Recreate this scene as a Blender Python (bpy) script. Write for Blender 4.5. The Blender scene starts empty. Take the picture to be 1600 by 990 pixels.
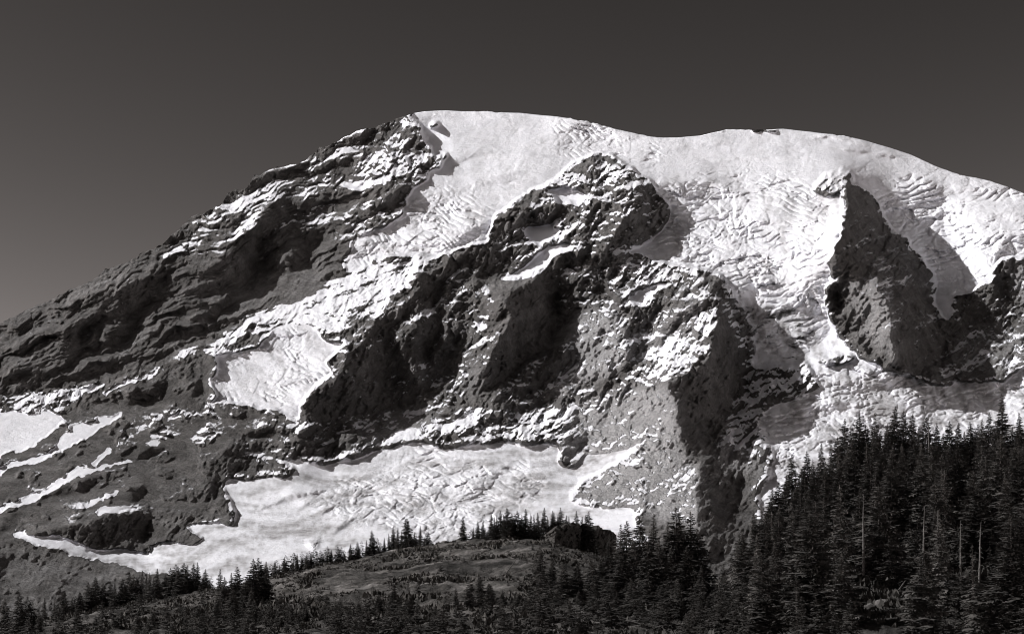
import bpy, math, random
import numpy as np

# ------------------------------------------------------------------ camera, sky, sun, exposure
scene = bpy.context.scene
COL = scene.collection
F_PX, HOR = 2450.0, 1010.0          # focal length in photo pixels, pixel row of the horizon

cam_data = bpy.data.cameras.new('camera')
cam = bpy.data.objects.new('camera', cam_data)
COL.objects.link(cam)
cam.location = (0, 0, 0)
cam.rotation_euler = (math.radians(90), 0, 0)
cam_data.sensor_width = 36
cam_data.lens = F_PX / 1600 * 36
cam_data.shift_y = (HOR - 495) / 1600
cam_data.clip_start = 0.5
cam_data.clip_end = 120000
scene.camera = cam

SUN_EL, SUN_AZ = math.radians(34), math.radians(-94)      # azimuth from +Y (view direction) towards +X
world = bpy.data.worlds.new('World')
scene.world = world
world.use_nodes = True
wn, wl = world.node_tree.nodes, world.node_tree.links
wn.clear()
sky = wn.new('ShaderNodeTexSky')
sky.sky_type = 'NISHITA'
sky.sun_disc = False
sky.sun_elevation = SUN_EL
sky.sun_rotation = SUN_AZ
sky.altitude = 1600
sky.air_density = 1.0
sky.dust_density = 0.6
sky.ozone_density = 1.0
sep = wn.new('ShaderNodeSeparateColor')                    # monochrome film behind a red filter
tint = wn.new('ShaderNodeMix'); tint.data_type = 'RGBA'; tint.blend_type = 'MULTIPLY'
tint.inputs['Factor'].default_value = 1
tint.inputs['B'].default_value = (1.0, 0.9, 0.865, 1)
bg = wn.new('ShaderNodeBackground')
bg.inputs['Strength'].default_value = 0.05
wo = wn.new('ShaderNodeOutputWorld')
wl.new(sky.outputs[0], sep.inputs[0])
curve = wn.new('ShaderNodeMath'); curve.operation = 'POWER'; curve.inputs[1].default_value = 2.5
wl.new(sep.outputs['Red'], curve.inputs[0])
film = wn.new('ShaderNodeMath'); film.operation = 'MULTIPLY'; film.inputs[1].default_value = 0.46
wl.new(curve.outputs[0], film.inputs[0])
wl.new(film.outputs[0], tint.inputs['A'])
wl.new(tint.outputs['Result'], bg.inputs['Color'])
wl.new(bg.outputs[0], wo.inputs[0])

sun_data = bpy.data.lights.new('sun', 'SUN')
sun_data.energy = 4.6
sun_data.angle = math.radians(0.5)
sun_data.color = (1.0, 0.99, 0.985)
sun = bpy.data.objects.new('sun', sun_data)
COL.objects.link(sun)
sd = np.array([math.sin(SUN_AZ) * math.cos(SUN_EL), math.cos(SUN_AZ) * math.cos(SUN_EL), math.sin(SUN_EL)])
from mathutils import Vector
sun.rotation_euler = Vector(sd).to_track_quat('Z', 'Y').to_euler()
sun.location = (-3000, 2000, 4000)

vs = scene.view_settings
vs.view_transform = 'Standard'
vs.look = 'None'
vs.exposure = 0.15
vs.gamma = 1.0
vs.use_curve_mapping = False
scene.cycles.max_bounces = 5
scene.cycles.diffuse_bounces = 4
scene.cycles.filter_width = 1.0
scene.cycles.use_denoising = True
scene.cycles.denoiser = 'OPENIMAGEDENOISE'
scene.cycles.denoising_input_passes = 'RGB_ALBEDO_NORMAL'
scene.cycles.denoising_prefilter = 'ACCURATE'

# ------------------------------------------------------------------ noise helpers
_rng = np.random.RandomState(11)
PERM = np.concatenate([_rng.permutation(256)] * 3).astype(np.int32)
_ang = _rng.rand(256) * 2 * np.pi
GX, GY = np.cos(_ang).astype(np.float32), np.sin(_ang).astype(np.float32)

def perlin(x, y, seed=0):
    x = np.asarray(x, np.float32); y = np.asarray(y, np.float32)
    xi = np.floor(x); yi = np.floor(y)
    fx, fy = x - xi, y - yi
    xi = xi.astype(np.int32) & 255; yi = (yi.astype(np.int32) + seed * 37) & 255
    u = fx * fx * fx * (fx * (fx * 6 - 15) + 10); v = fy * fy * fy * (fy * (fy * 6 - 15) + 10)
    def g(i, j, dx, dy):
        h = PERM[PERM[(xi + i + seed * 13) & 255] + ((yi + j) & 255)]
        return GX[h] * dx + GY[h] * dy
    a = g(0, 0, fx, fy); b = g(1, 0, fx - 1, fy); c = g(0, 1, fx, fy - 1); d = g(1, 1, fx - 1, fy - 1)
    return ((a + u * (b - a)) * (1 - v) + (c + u * (d - c)) * v) * 1.5

def fbm(x, y, wl_, octs=4, gain=0.5, seed=0, ridged=False):
    s = 0; amp = 1.0; w = wl_
    for o in range(octs):
        n = perlin(x / w + o * 17.3, y / w + o * 9.1, seed + o)
        if ridged: n = 1 - 2 * np.abs(n)
        s = s + amp * n
        amp *= gain; w *= 0.5
    return s

def worley(x, y, size, seed=0):
    x = x / size; y = y / size
    xi = np.floor(x).astype(np.int32); yi = np.floor(y).astype(np.int32)
    R = np.random.RandomState(seed + 500)
    jx, jy = R.rand(256).astype(np.float32), R.rand(256).astype(np.float32)
    hv, sx_, sy_ = R.rand(256).astype(np.float32), R.randn(256).astype(np.float32), R.randn(256).astype(np.float32)
    best = np.full(x.shape, 9.0, np.float32); second = best.copy(); val = np.zeros_like(best)
    for i in (-1, 0, 1):
        for j in (-1, 0, 1):
            cx, cy = xi + i, yi + j
            h = PERM[PERM[cx & 255] + (cy & 255)]
            dx = x - (cx + jx[h]); dy = y - (cy + jy[h])
            d = dx * dx + dy * dy
            v = hv[h] + 0.35 * (sx_[h] * dx + sy_[h] * dy)
            closer = d < best
            second = np.where(closer, best, np.minimum(second, d))
            val = np.where(closer, v, val); best = np.where(closer, d, best)
    return val, np.sqrt(second) - np.sqrt(best)

def smooth(e0, e1, x):
    t = np.clip((x - e0) / (e1 - e0), 0, 1)
    return t * t * (3 - 2 * t)

def blur(a, n, it=1):
    for _ in range(it):
        for ax in (0, 1):
            p = np.pad(a, [(n, n) if k == ax else (0, 0) for k in (0, 1)], mode='edge')
            c = np.cumsum(p, axis=ax, dtype=np.float64)
            z = np.zeros_like(np.take(c, [0], axis=ax))
            c = np.concatenate([z, c], axis=ax)
            m = c.shape[ax]
            a = (np.take(c, range(2 * n + 1, m), axis=ax) - np.take(c, range(0, m - 2 * n - 1), axis=ax)) / (2 * n + 1)
    return a.astype(np.float32)

# ------------------------------------------------------------------ materials
def new_mat(name):
    m = bpy.data.materials.new(name); m.use_nodes = True
    nt = m.node_tree
    b = nt.nodes['Principled BSDF']
    b.inputs['Roughness'].default_value = 0.9
    b.inputs['Specular IOR Level'].default_value = 0.15
    return m, nt, b

def nd(nt, kind, **kw):
    n = nt.nodes.new('ShaderNode' + kind)
    for k, v in kw.items(): setattr(n, k, v)
    return n

def noise_node(nt, vec, scale, detail=6, rough=0.6):
    n = nd(nt, 'TexNoise')
    n.inputs['Scale'].default_value = scale
    n.inputs['Detail'].default_value = detail
    n.inputs['Roughness'].default_value = rough
    nt.links.new(vec, n.inputs['Vector'])
    return n.outputs['Fac']

def ramp(nt, fac, stops):
    r = nd(nt, 'ValToRGB')
    el = r.color_ramp.elements
    while len(el) < len(stops): el.new(0.5)
    for e, (p, c) in zip(el, stops):
        e.position = p; e.color = (c[0], c[1], c[2], 1) if hasattr(c, '__len__') else (c, c, c, 1)
    nt.links.new(fac, r.inputs[0])
    return r.outputs[0]

def math_node(nt, op, a, b, c=None):
    n = nd(nt, 'Math', operation=op)
    for i, v in enumerate((a, b, c)):
        if v is None: continue
        if hasattr(v, 'links'): nt.links.new(v, n.inputs[i])
        else: n.inputs[i].default_value = v
    return n.outputs[0]

def mixc(nt, fac, a, b, blend='MIX'):
    n = nd(nt, 'Mix', data_type='RGBA', blend_type=blend)
    for key, v in (('Factor', fac), ('A', a), ('B', b)):
        sock = [s for s in n.inputs if s.name == key and (s.type == 'RGBA' or key == 'Factor' and s.type == 'VALUE')][0]
        if hasattr(v, 'links'): nt.links.new(v, sock)
        else: sock.default_value = v if key == 'Factor' else (v[0], v[1], v[2], 1)
    return [s for s in n.outputs if s.type == 'RGBA'][0]

def attr(nt, name):
    return nd(nt, 'Attribute', attribute_name=name).outputs['Fac']

def mountain_material():
    m, nt, b = new_mat('rock_and_snow')
    pos = nd(nt, 'NewGeometry').outputs['Position']
    snow_a, tone, dirt = attr(nt, 'snow'), attr(nt, 'tone'), attr(nt, 'dirt')
    n1 = noise_node(nt, pos, 1 / 90.0, 8, 0.68)
    n2 = noise_node(nt, pos, 1 / 14.0, 5, 0.7)
    n3 = noise_node(nt, pos, 1 / 420.0, 4, 0.6)
    rock = ramp(nt, n1, [(0.28, (0.058, 0.054, 0.052)), (0.5, (0.118, 0.111, 0.108)), (0.72, (0.215, 0.205, 0.201))])
    rock = mixc(nt, math_node(nt, 'MULTIPLY', tone, 0.85), rock, (0.45, 0.44, 0.447))
    grain = ramp(nt, n2, [(0.3, 0.68), (0.7, 1.25)])
    rock = mixc(nt, 1.0, rock, grain, 'MULTIPLY')
    big = ramp(nt, n3, [(0.3, 0.8), (0.7, 1.15)])
    rock = mixc(nt, 1.0, rock, big, 'MULTIPLY')
    snowc = ramp(nt, n1, [(0.3, (0.72, 0.72, 0.765)), (0.6, (0.80, 0.80, 0.84))])
    dirtn = ramp(nt, noise_node(nt, pos, 1 / 45.0, 7, 0.7), [(0.38, 1.0), (0.62, 0.0)])
    dfac = math_node(nt, 'MULTIPLY', dirt, math_node(nt, 'MULTIPLY_ADD', dirtn, 0.5, 0.6))
    snowc = mixc(nt, dfac, snowc, (0.30, 0.29, 0.295))
    edge = math_node(nt, 'MULTIPLY_ADD', math_node(nt, 'SUBTRACT', n2, 0.5), 0.7, snow_a)
    sf = nd(nt, 'MapRange', interpolation_type='SMOOTHSTEP')
    nt.links.new(edge, sf.inputs[0]); sf.inputs[1].default_value = 0.34; sf.inputs[2].default_value = 0.66
    col = mixc(nt, sf.outputs[0], rock, snowc)
    nt.links.new(col, b.inputs['Base Color'])
    nb = noise_node(nt, pos, 1 / 26.0, 9, 0.72)
    hgt = math_node(nt, 'MULTIPLY', nb, math_node(nt, 'MULTIPLY_ADD', sf.outputs[0], -25.0, 30.0))
    bump = nd(nt, 'Bump'); bump.inputs['Strength'].default_value = 1.0; bump.inputs['Distance'].default_value = 1.0
    nt.links.new(hgt, bump.inputs['Height']); nt.links.new(bump.outputs[0], b.inputs['Normal'])
    return m

def simple_material(name, stops, scale, bump_h=0.0, bump_scale=None, rand=0.0, detail=6, patch=None):
    m, nt, b = new_mat(name)
    pos = nd(nt, 'NewGeometry').outputs['Position']
    c = ramp(nt, noise_node(nt, pos, scale, detail, 0.65), stops)
    if patch:
        c = mixc(nt, 1.0, c, ramp(nt, noise_node(nt, pos, patch, 5, 0.6), [(0.40, 0.55), (0.52, 1.15), (0.68, 1.6)]), 'MULTIPLY')
    if rand:
        r = nd(nt, 'ObjectInfo').outputs['Random']
        c = mixc(nt, 1.0, c, ramp(nt, r, [(0.0, 1 - rand), (1.0, 1 + rand)]), 'MULTIPLY')
    nt.links.new(c, b.inputs['Base Color'])
    if bump_h:
        h = noise_node(nt, pos, bump_scale, 8, 0.7)
        bump = nd(nt, 'Bump'); bump.inputs['Distance'].default_value = bump_h
        nt.links.new(h, bump.inputs['Height']); nt.links.new(bump.outputs[0], b.inputs['Normal'])
    return m

M_MOUNT = mountain_material()
M_HILL = simple_material('subalpine_meadow', [(0.36, (0.03, 0.028, 0.026)), (0.48, (0.08, 0.075, 0.071)), (0.58, (0.14, 0.131, 0.126)), (0.72, (0.26, 0.247, 0.24))], 1 / 9.0, 2.8, 1 / 2.6, detail=9, patch=1 / 34.0)
M_NEEDLE = simple_material('conifer_needles', [(0.3, (0.032, 0.030, 0.028)), (0.7, (0.125, 0.117, 0.111))], 1 / 1.1, rand=0.45)
M_BARK = simple_material('conifer_bark', [(0.3, (0.06, 0.056, 0.053)), (0.7, (0.13, 0.12, 0.115))], 2.0, rand=0.2)
M_SNAG = simple_material('weathered_dead_wood', [(0.3, (0.07, 0.066, 0.063)), (0.7, (0.15, 0.142, 0.138))], 2.0)
M_BOULDER = simple_material('grey_boulder_stone', [(0.3, (0.07, 0.066, 0.063)), (0.7, (0.17, 0.16, 0.156))], 1 / 2.0, 0.3, 1.5)
M_OUTCROP = simple_material('shade_darkened_rock', [(0.3, (0.025, 0.023, 0.022)), (0.6, (0.06, 0.056, 0.053)), (0.8, (0.13, 0.122, 0.118))], 1 / 3.0, 0.8, 0.6)  # base colour darkened to deepen the shade on the outcrop
M_SHRUB = simple_material('heath_shrub_leaves', [(0.3, (0.03, 0.028, 0.026)), (0.7, (0.085, 0.08, 0.075))], 1 / 4.0)
M_VALLEY = simple_material('valley_ground', [(0.3, (0.05, 0.047, 0.045)), (0.7, (0.1, 0.095, 0.09))], 1 / 60.0)

def mesh_from(name, verts, faces):
    """verts (n,3) array, faces (m,k) int array with one k"""
    verts = np.asarray(verts, np.float32); faces = np.asarray(faces, np.int32)
    k = faces.shape[1]
    me = bpy.data.meshes.new(name)
    me.vertices.add(len(verts)); me.vertices.foreach_set('co', verts.ravel())
    me.loops.add(faces.size); me.loops.foreach_set('vertex_index', faces.ravel())
    me.polygons.add(len(faces))
    me.polygons.foreach_set('loop_start', np.arange(0, faces.size, k, dtype=np.int32))
    me.update(calc_edges=True)
    return me

def link(name, me, mat=None, parent=None):
    o = bpy.data.objects.new(name, me)
    COL.objects.link(o)
    if mat is not None and me is not None and not me.materials: me.materials.append(mat)
    if parent: o.parent = parent
    return o

# ------------------------------------------------------------------ the mountain
SKY = [(-400, 690), (-160, 582), (-60, 535), (0, 507), (33, 488), (73, 471), (106, 454), (114, 449), (145, 439), (152, 432), (165, 420), (200, 410), (212, 400),
       (250, 384), (275, 362), (300, 339), (345, 320), (356, 304), (366, 298), (386, 293), (397, 275), (427, 264), (460, 257), (491, 242), (500, 231), (530, 219),
       (560, 205), (591, 196), (627, 183), (645, 177), (664, 174), (700, 173), (745, 174.5), (812, 176), (873, 183), (903, 187), (933, 193), (964, 202),
       (1000, 210), (1027, 215), (1057, 215), (1094, 212), (1124, 205), (1136, 202), (1173, 203), (1212, 202), (1224, 202), (1264, 206), (1300, 209),
       (1327, 214), (1358, 222), (1394, 232), (1424, 242), (1467, 261), (1503, 274), (1548, 283), (1576, 292), (1600, 301), (1660, 325), (1760, 370), (2000, 500)]

# snow cover, painted in order: (outline, cover 0..1)
UPPER = [(640, 183), (650, 140), (1800, 140), (1800, 400), (1640, 400), (1575, 405), (1556, 418), (1550, 440), (1520, 452), (1493, 462), (1480, 500), (1468, 495), (1460, 460),
         (1455, 430), (1440, 405), (1420, 385), (1395, 360), (1375, 330), (1352, 300), (1338, 285), (1330, 272), (1322, 266), (1318, 290), (1320, 335), (1322, 352),
         (1312, 375), (1298, 395), (1292, 408), (1300, 418), (1305, 440), (1292, 450), (1295, 470), (1303, 500), (1310, 522), (1300, 500), (1200, 470), (1160, 480), (1140, 450),
         (1122, 428), (1108, 418), (1090, 415), (1050, 415), (1000, 395), (985, 388), (1020, 365), (1045, 347), (1040, 318), (1015, 283), (975, 258), (955, 243),
         (935, 242), (905, 250), (880, 268), (858, 288), (825, 297), (803, 315), (798, 328), (778, 340), (770, 362), (760, 378), (738, 385), (712, 393),
         (700, 398), (680, 400), (640, 398), (610, 397), (590, 402), (575, 415), (560, 420), (540, 425), (535, 410), (545, 395), (545, 380), (555, 372), (580, 362),
         (600, 350), (610, 340), (630, 330), (625, 318), (640, 300), (655, 285), (672, 272), (690, 262), (688, 245), (678, 240), (670, 225), (660, 215), (655, 200), (645, 192)]
WILSON = [(335, 551), (400, 541), (415, 527), (439, 514), (464, 511), (488, 506), (512, 530), (542, 533), (524, 551), (511, 565), (518, 588), (497, 603), (482, 618), (473, 633),
          (474, 648), (461, 657), (451, 654), (430, 641), (400, 639), (358, 627), (324, 629), (333, 612), (326, 594), (332, 579), (333, 560)]
LOWER = [(388, 696), (427, 708), (482, 717), (518, 716), (560, 711), (573, 702), (621, 693), (636, 687), (679, 691), (703, 694), (779, 684), (827, 690), (873, 690), (885, 705),
         (870, 722), (890, 728), (910, 712), (927, 702), (1000, 694), (985, 712), (964, 726), (939, 735), (918, 748), (897, 766), (898, 781), (921, 788), (964, 788), (1000, 785),
         (996, 800), (1010, 840), (940, 880), (700, 910), (600, 920), (400, 935), (300, 910), (240, 868), (232, 850), (300, 845), (318, 842), (300, 828), (290, 820), (303, 815), (358, 817),
         (364, 802), (345, 751), (358, 744), (400, 741), (455, 738), (465, 733), (440, 726), (400, 716), (378, 705)]
TONGUE = [(20, 828), (50, 832), (91, 835), (115, 842), (140, 851), (197, 860), (240, 860), (270, 870), (310, 900), (240, 893), (170, 878), (100, 861), (48, 846), (20, 838)]
EAST = [(1262, 566), (1310, 565), (1345, 552), (1370, 565), (1400, 580), (1440, 592), (1470, 598), (1530, 592), (1570, 590), (1580, 575), (1640, 568), (1800, 560), (1800, 720), (1640, 760),
        (1215, 830), (1185, 810), (1185, 760), (1200, 715), (1215, 705), (1190, 695), (1180, 672), (1185, 650), (1200, 632), (1250, 615), (1280, 600), (1268, 580)]
LEFT_A = [(-400, 700), (-150, 646), (0, 634), (60, 638), (98, 645), (104, 656), (90, 670), (55, 688), (35, 702), (10, 710), (0, 716), (-150, 770), (-400, 850)]
LEFT_B = [(191, 640), (180, 652), (152, 670), (121, 692), (100, 703), (70, 712), (58, 722), (30, 728), (0, 742), (-120, 790), (-120, 760), (0, 727), (40, 716), (75, 700), (95, 682), (110, 667), (140, 655), (165, 648)]
LEFT_D = [(209, 717), (179, 725), (151, 734), (103, 757), (60, 779), (0, 801), (-120, 850), (-120, 835), (0, 790), (39, 775), (91, 753), (133, 735), (182, 719)]
SNOW = [
    ([(1150, 470), (1200, 468), (1290, 470), (1310, 522), (1348, 552), (1262, 568), (1220, 575), (1180, 600), (1165, 580), (1155, 520)], 0.88),
    ([(1125, 440), (1165, 470), (1175, 520), (1180, 590), (1160, 600), (1150, 520)], 0.6),
    (UPPER, 1.0),
    ([(540, 425), (600, 402), (640, 400), (690, 400), (650, 420), (645, 450), (610, 465), (590, 490), (545, 495), (530, 520), (500, 520), (470, 515), (440, 520), (420, 515), (390, 510), (380, 500), (400, 490), (450, 475), (500, 455)], 0.72),
    ([(310, 545), (380, 510), (440, 500), (440, 514), (400, 520), (350, 540), (320, 556)], 0.5),
    (WILSON, 1.0), (LOWER, 1.0), (TONGUE, 0.95), (EAST, 0.93), (LEFT_A, 0.97), (LEFT_B, 1.0), (LEFT_D, 1.0),
    ([(176, 595), (148, 610), (100, 620), (50, 632), (10, 640), (5, 632), (60, 622), (88, 612), (148, 598)], 0.85),
    ([(0, 618), (90, 610), (140, 606), (100, 642), (0, 644)], 0.62),
    ([(148, 795), (170, 791), (215, 790), (220, 793), (200, 797), (165, 800), (150, 802)], 1.0),
    ([(210, 650), (340, 630), (400, 645), (460, 660), (380, 672), (330, 690), (250, 690), (180, 700)], 0.33),
    ([(660, 672), (720, 642), (765, 628), (745, 650), (762, 660), (720, 670), (690, 674)], 0.8),
    ([(779, 686), (800, 670), (850, 655), (921, 628), (915, 640), (880, 660), (830, 680), (800, 690)], 0.85),
    ([(812, 360), (830, 354), (870, 342), (870, 357), (888, 357), (867, 372), (842, 383), (824, 375)], 1.0),
    ([(903, 375), (867, 399), (852, 418), (818, 431), (782, 436), (812, 412), (852, 387), (882, 378)], 0.95),
    ([(851, 290), (915, 293), (927, 302), (897, 318), (864, 318), (870, 308)], 0.95),
    ([(880, 285), (935, 255), (975, 265), (1005, 290), (960, 305), (930, 330), (900, 345), (880, 330), (925, 300)], 0.45),
    ([(970, 460), (1006, 445), (1036, 439), (1100, 418), (1060, 440), (1021, 460), (1003, 482), (982, 470)], 0.85),
    ([(985, 388), (1050, 412), (1090, 415), (1085, 428), (1040, 440), (1000, 440), (970, 430), (960, 400)], 0.55),
    ([(345, 324), (397, 308), (445, 296), (470, 284), (518, 272), (551, 275), (512, 281), (470, 293), (427, 311), (370, 324)], 0.68),
    ([(473, 267), (494, 248), (524, 234), (551, 228), (530, 240), (500, 256), (480, 268)], 0.8),
    ([(306, 351), (342, 339), (361, 339), (330, 357), (300, 366)], 0.6),
    ([(250, 400), (300, 372), (340, 360), (400, 350), (420, 345), (350, 372), (280, 400)], 0.3),
    ([(560, 240), (620, 232), (688, 240), (690, 262), (655, 285), (600, 290), (560, 275)], 0.5),
    ([(530, 290), (585, 279), (600, 270), (575, 292), (540, 297)], 0.9),
    ([(540, 316), (585, 303), (582, 310), (548, 320)], 0.8),
    ([(530, 340), (600, 320), (640, 300), (620, 330), (560, 360), (540, 352)], 0.36),
    ([(1125, 460), (1120, 500), (1105, 550), (1080, 582), (1040, 592), (1010, 612), (965, 605), (1010, 560), (1040, 530), (1080, 490), (1110, 460)], 0.4),
    ([(500, 225), (560, 203), (640, 178), (648, 190), (600, 203), (560, 213), (520, 230)], 0.5),
    ([(1160, 640), (1185, 640), (1195, 700), (1170, 730), (1150, 690)], 0.45),
    ([(618, 600), (640, 590), (658, 600), (650, 612), (625, 610)], 0.5),
    ([(680, 692), (760, 657), (860, 640), (930, 625), (925, 650), (850, 684), (780, 692)], 0.5),
    ([(1165, 575), (1260, 566), (1280, 600), (1190, 634), (1165, 650)], 0.55),
    ([(224, 584), (310, 543), (312, 548), (228, 590)], 0.9), ([(160, 612), (224, 583), (226, 588), (164, 618)], 0.8),
    ([(100, 747), (130, 726), (133, 729), (104, 751)], 0.9), ([(143, 724), (172, 701), (176, 704), (148, 728)], 0.9),
    ([(258, 658), (280, 638), (286, 643), (266, 661)], 0.95), ([(296, 684), (344, 652), (348, 656), (302, 689)], 0.75), ([(236, 694), (290, 666), (293, 670), (242, 699)], 0.7),
    ([(180, 690), (226, 664), (229, 668), (186, 696)], 0.6), ([(120, 790), (180, 765), (184, 768), (124, 795)], 0.6),
    ([(740, 505), (765, 490), (758, 512), (745, 520)], 0.8),
    ([(700, 600), (725, 570), (740, 575), (730, 595)], 0.55),
    ([(1570, 412), (1640, 400), (1640, 500), (1594, 488), (1565, 458)], 0.2),
    # rock islands back on top of the ice
    ([(1122, 205), (1136, 201), (1130, 206)], 0.1), ([(1176, 201), (1215, 200), (1213, 205), (1180, 205)], 0.25),
    ([(672, 196), (684, 189), (686, 191), (675, 198)], 0.1),
    ([(680, 250), (700, 238), (702, 243), (688, 256)], 0.15),
    ([(477, 846), (488, 840), (498, 846), (494, 853), (480, 852)], 0.05),
    ([(1268, 300), (1290, 270), (1318, 262), (1318, 300), (1290, 310)], 0.62),
]
# dirt on the ice: (outline, amount)
DIRT = [
    ([(220, 810), (330, 812), (360, 825), (340, 850), (240, 850)], 0.9),
    (UPPER, 0.22), ([(985, 280), (1160, 275), (1320, 330), (1300, 480), (1180, 500), (1000, 400)], 0.42), ([(560, 370), (640, 320), (790, 330), (770, 385), (700, 405), (540, 430)], 0.4), (EAST, 0.85), (LOWER, 0.7), ([(400, 700), (560, 705), (620, 690), (700, 700), (600, 740), (480, 740)], 0.4),
    ([(1150, 470), (1200, 468), (1290, 490), (1310, 522), (1348, 552), (1262, 568), (1220, 575), (1180, 600)], 0.7),
    ([(60, 850), (200, 868), (330, 880), (330, 930), (60, 920)], 0.9), (WILSON, 0.4), (LEFT_A, 0.15),
    ([(1268, 300), (1290, 270), (1318, 262), (1318, 300), (1300, 340), (1270, 345)], 0.6),
    ([(1030, 287), (1094, 281), (1158, 305), (1112, 312), (1088, 330), (1045, 336)], 0.3),
]
# paler rock, dust and scree; sunlight painted onto the rib pillars: (outline, tone)
TONE = [
    ([(890, 505), (920, 490), (970, 482), (980, 520), (975, 560), (950, 590), (900, 600), (880, 622), (860, 612), (905, 560)], 0.95),
    ([(880, 640), (930, 620), (1000, 600), (1055, 610), (1062, 700), (1095, 750), (1090, 830), (1000, 800), (900, 785), (930, 740), (880, 720)], 1.0),
    ([(600, 645), (680, 640), (690, 670), (640, 690), (560, 690)], 0.35),
    ([(1309, 440), (1370, 430), (1390, 480), (1400, 560), (1345, 527)], 0.5),  # pillars of the right rib: their sunlit look painted as paler rock
    ([(1570, 410), (1760, 395), (1760, 520), (1594, 490)], 0.6),  # paler wall at the right edge
    ([(700, 590), (750, 560), (760, 600), (735, 615), (700, 600)], 0.4),
    ([(1120, 690), (1200, 700), (1190, 745), (1130, 730)], 0.5),
    ([(1490, 530), (1545, 510), (1640, 540), (1640, 575), (1560, 580), (1490, 570)], 0.3),
    ([(390, 440), (480, 420), (540, 430), (480, 470), (400, 490), (340, 500)], 0.1),
    ([(1000, 500), (1060, 470), (1110, 460), (1120, 500), (1080, 580), (1010, 610)], 0.35),
    ([(-100, 850), (120, 860), (240, 880), (200, 940), (-100, 960)], 0.12),
]
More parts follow.
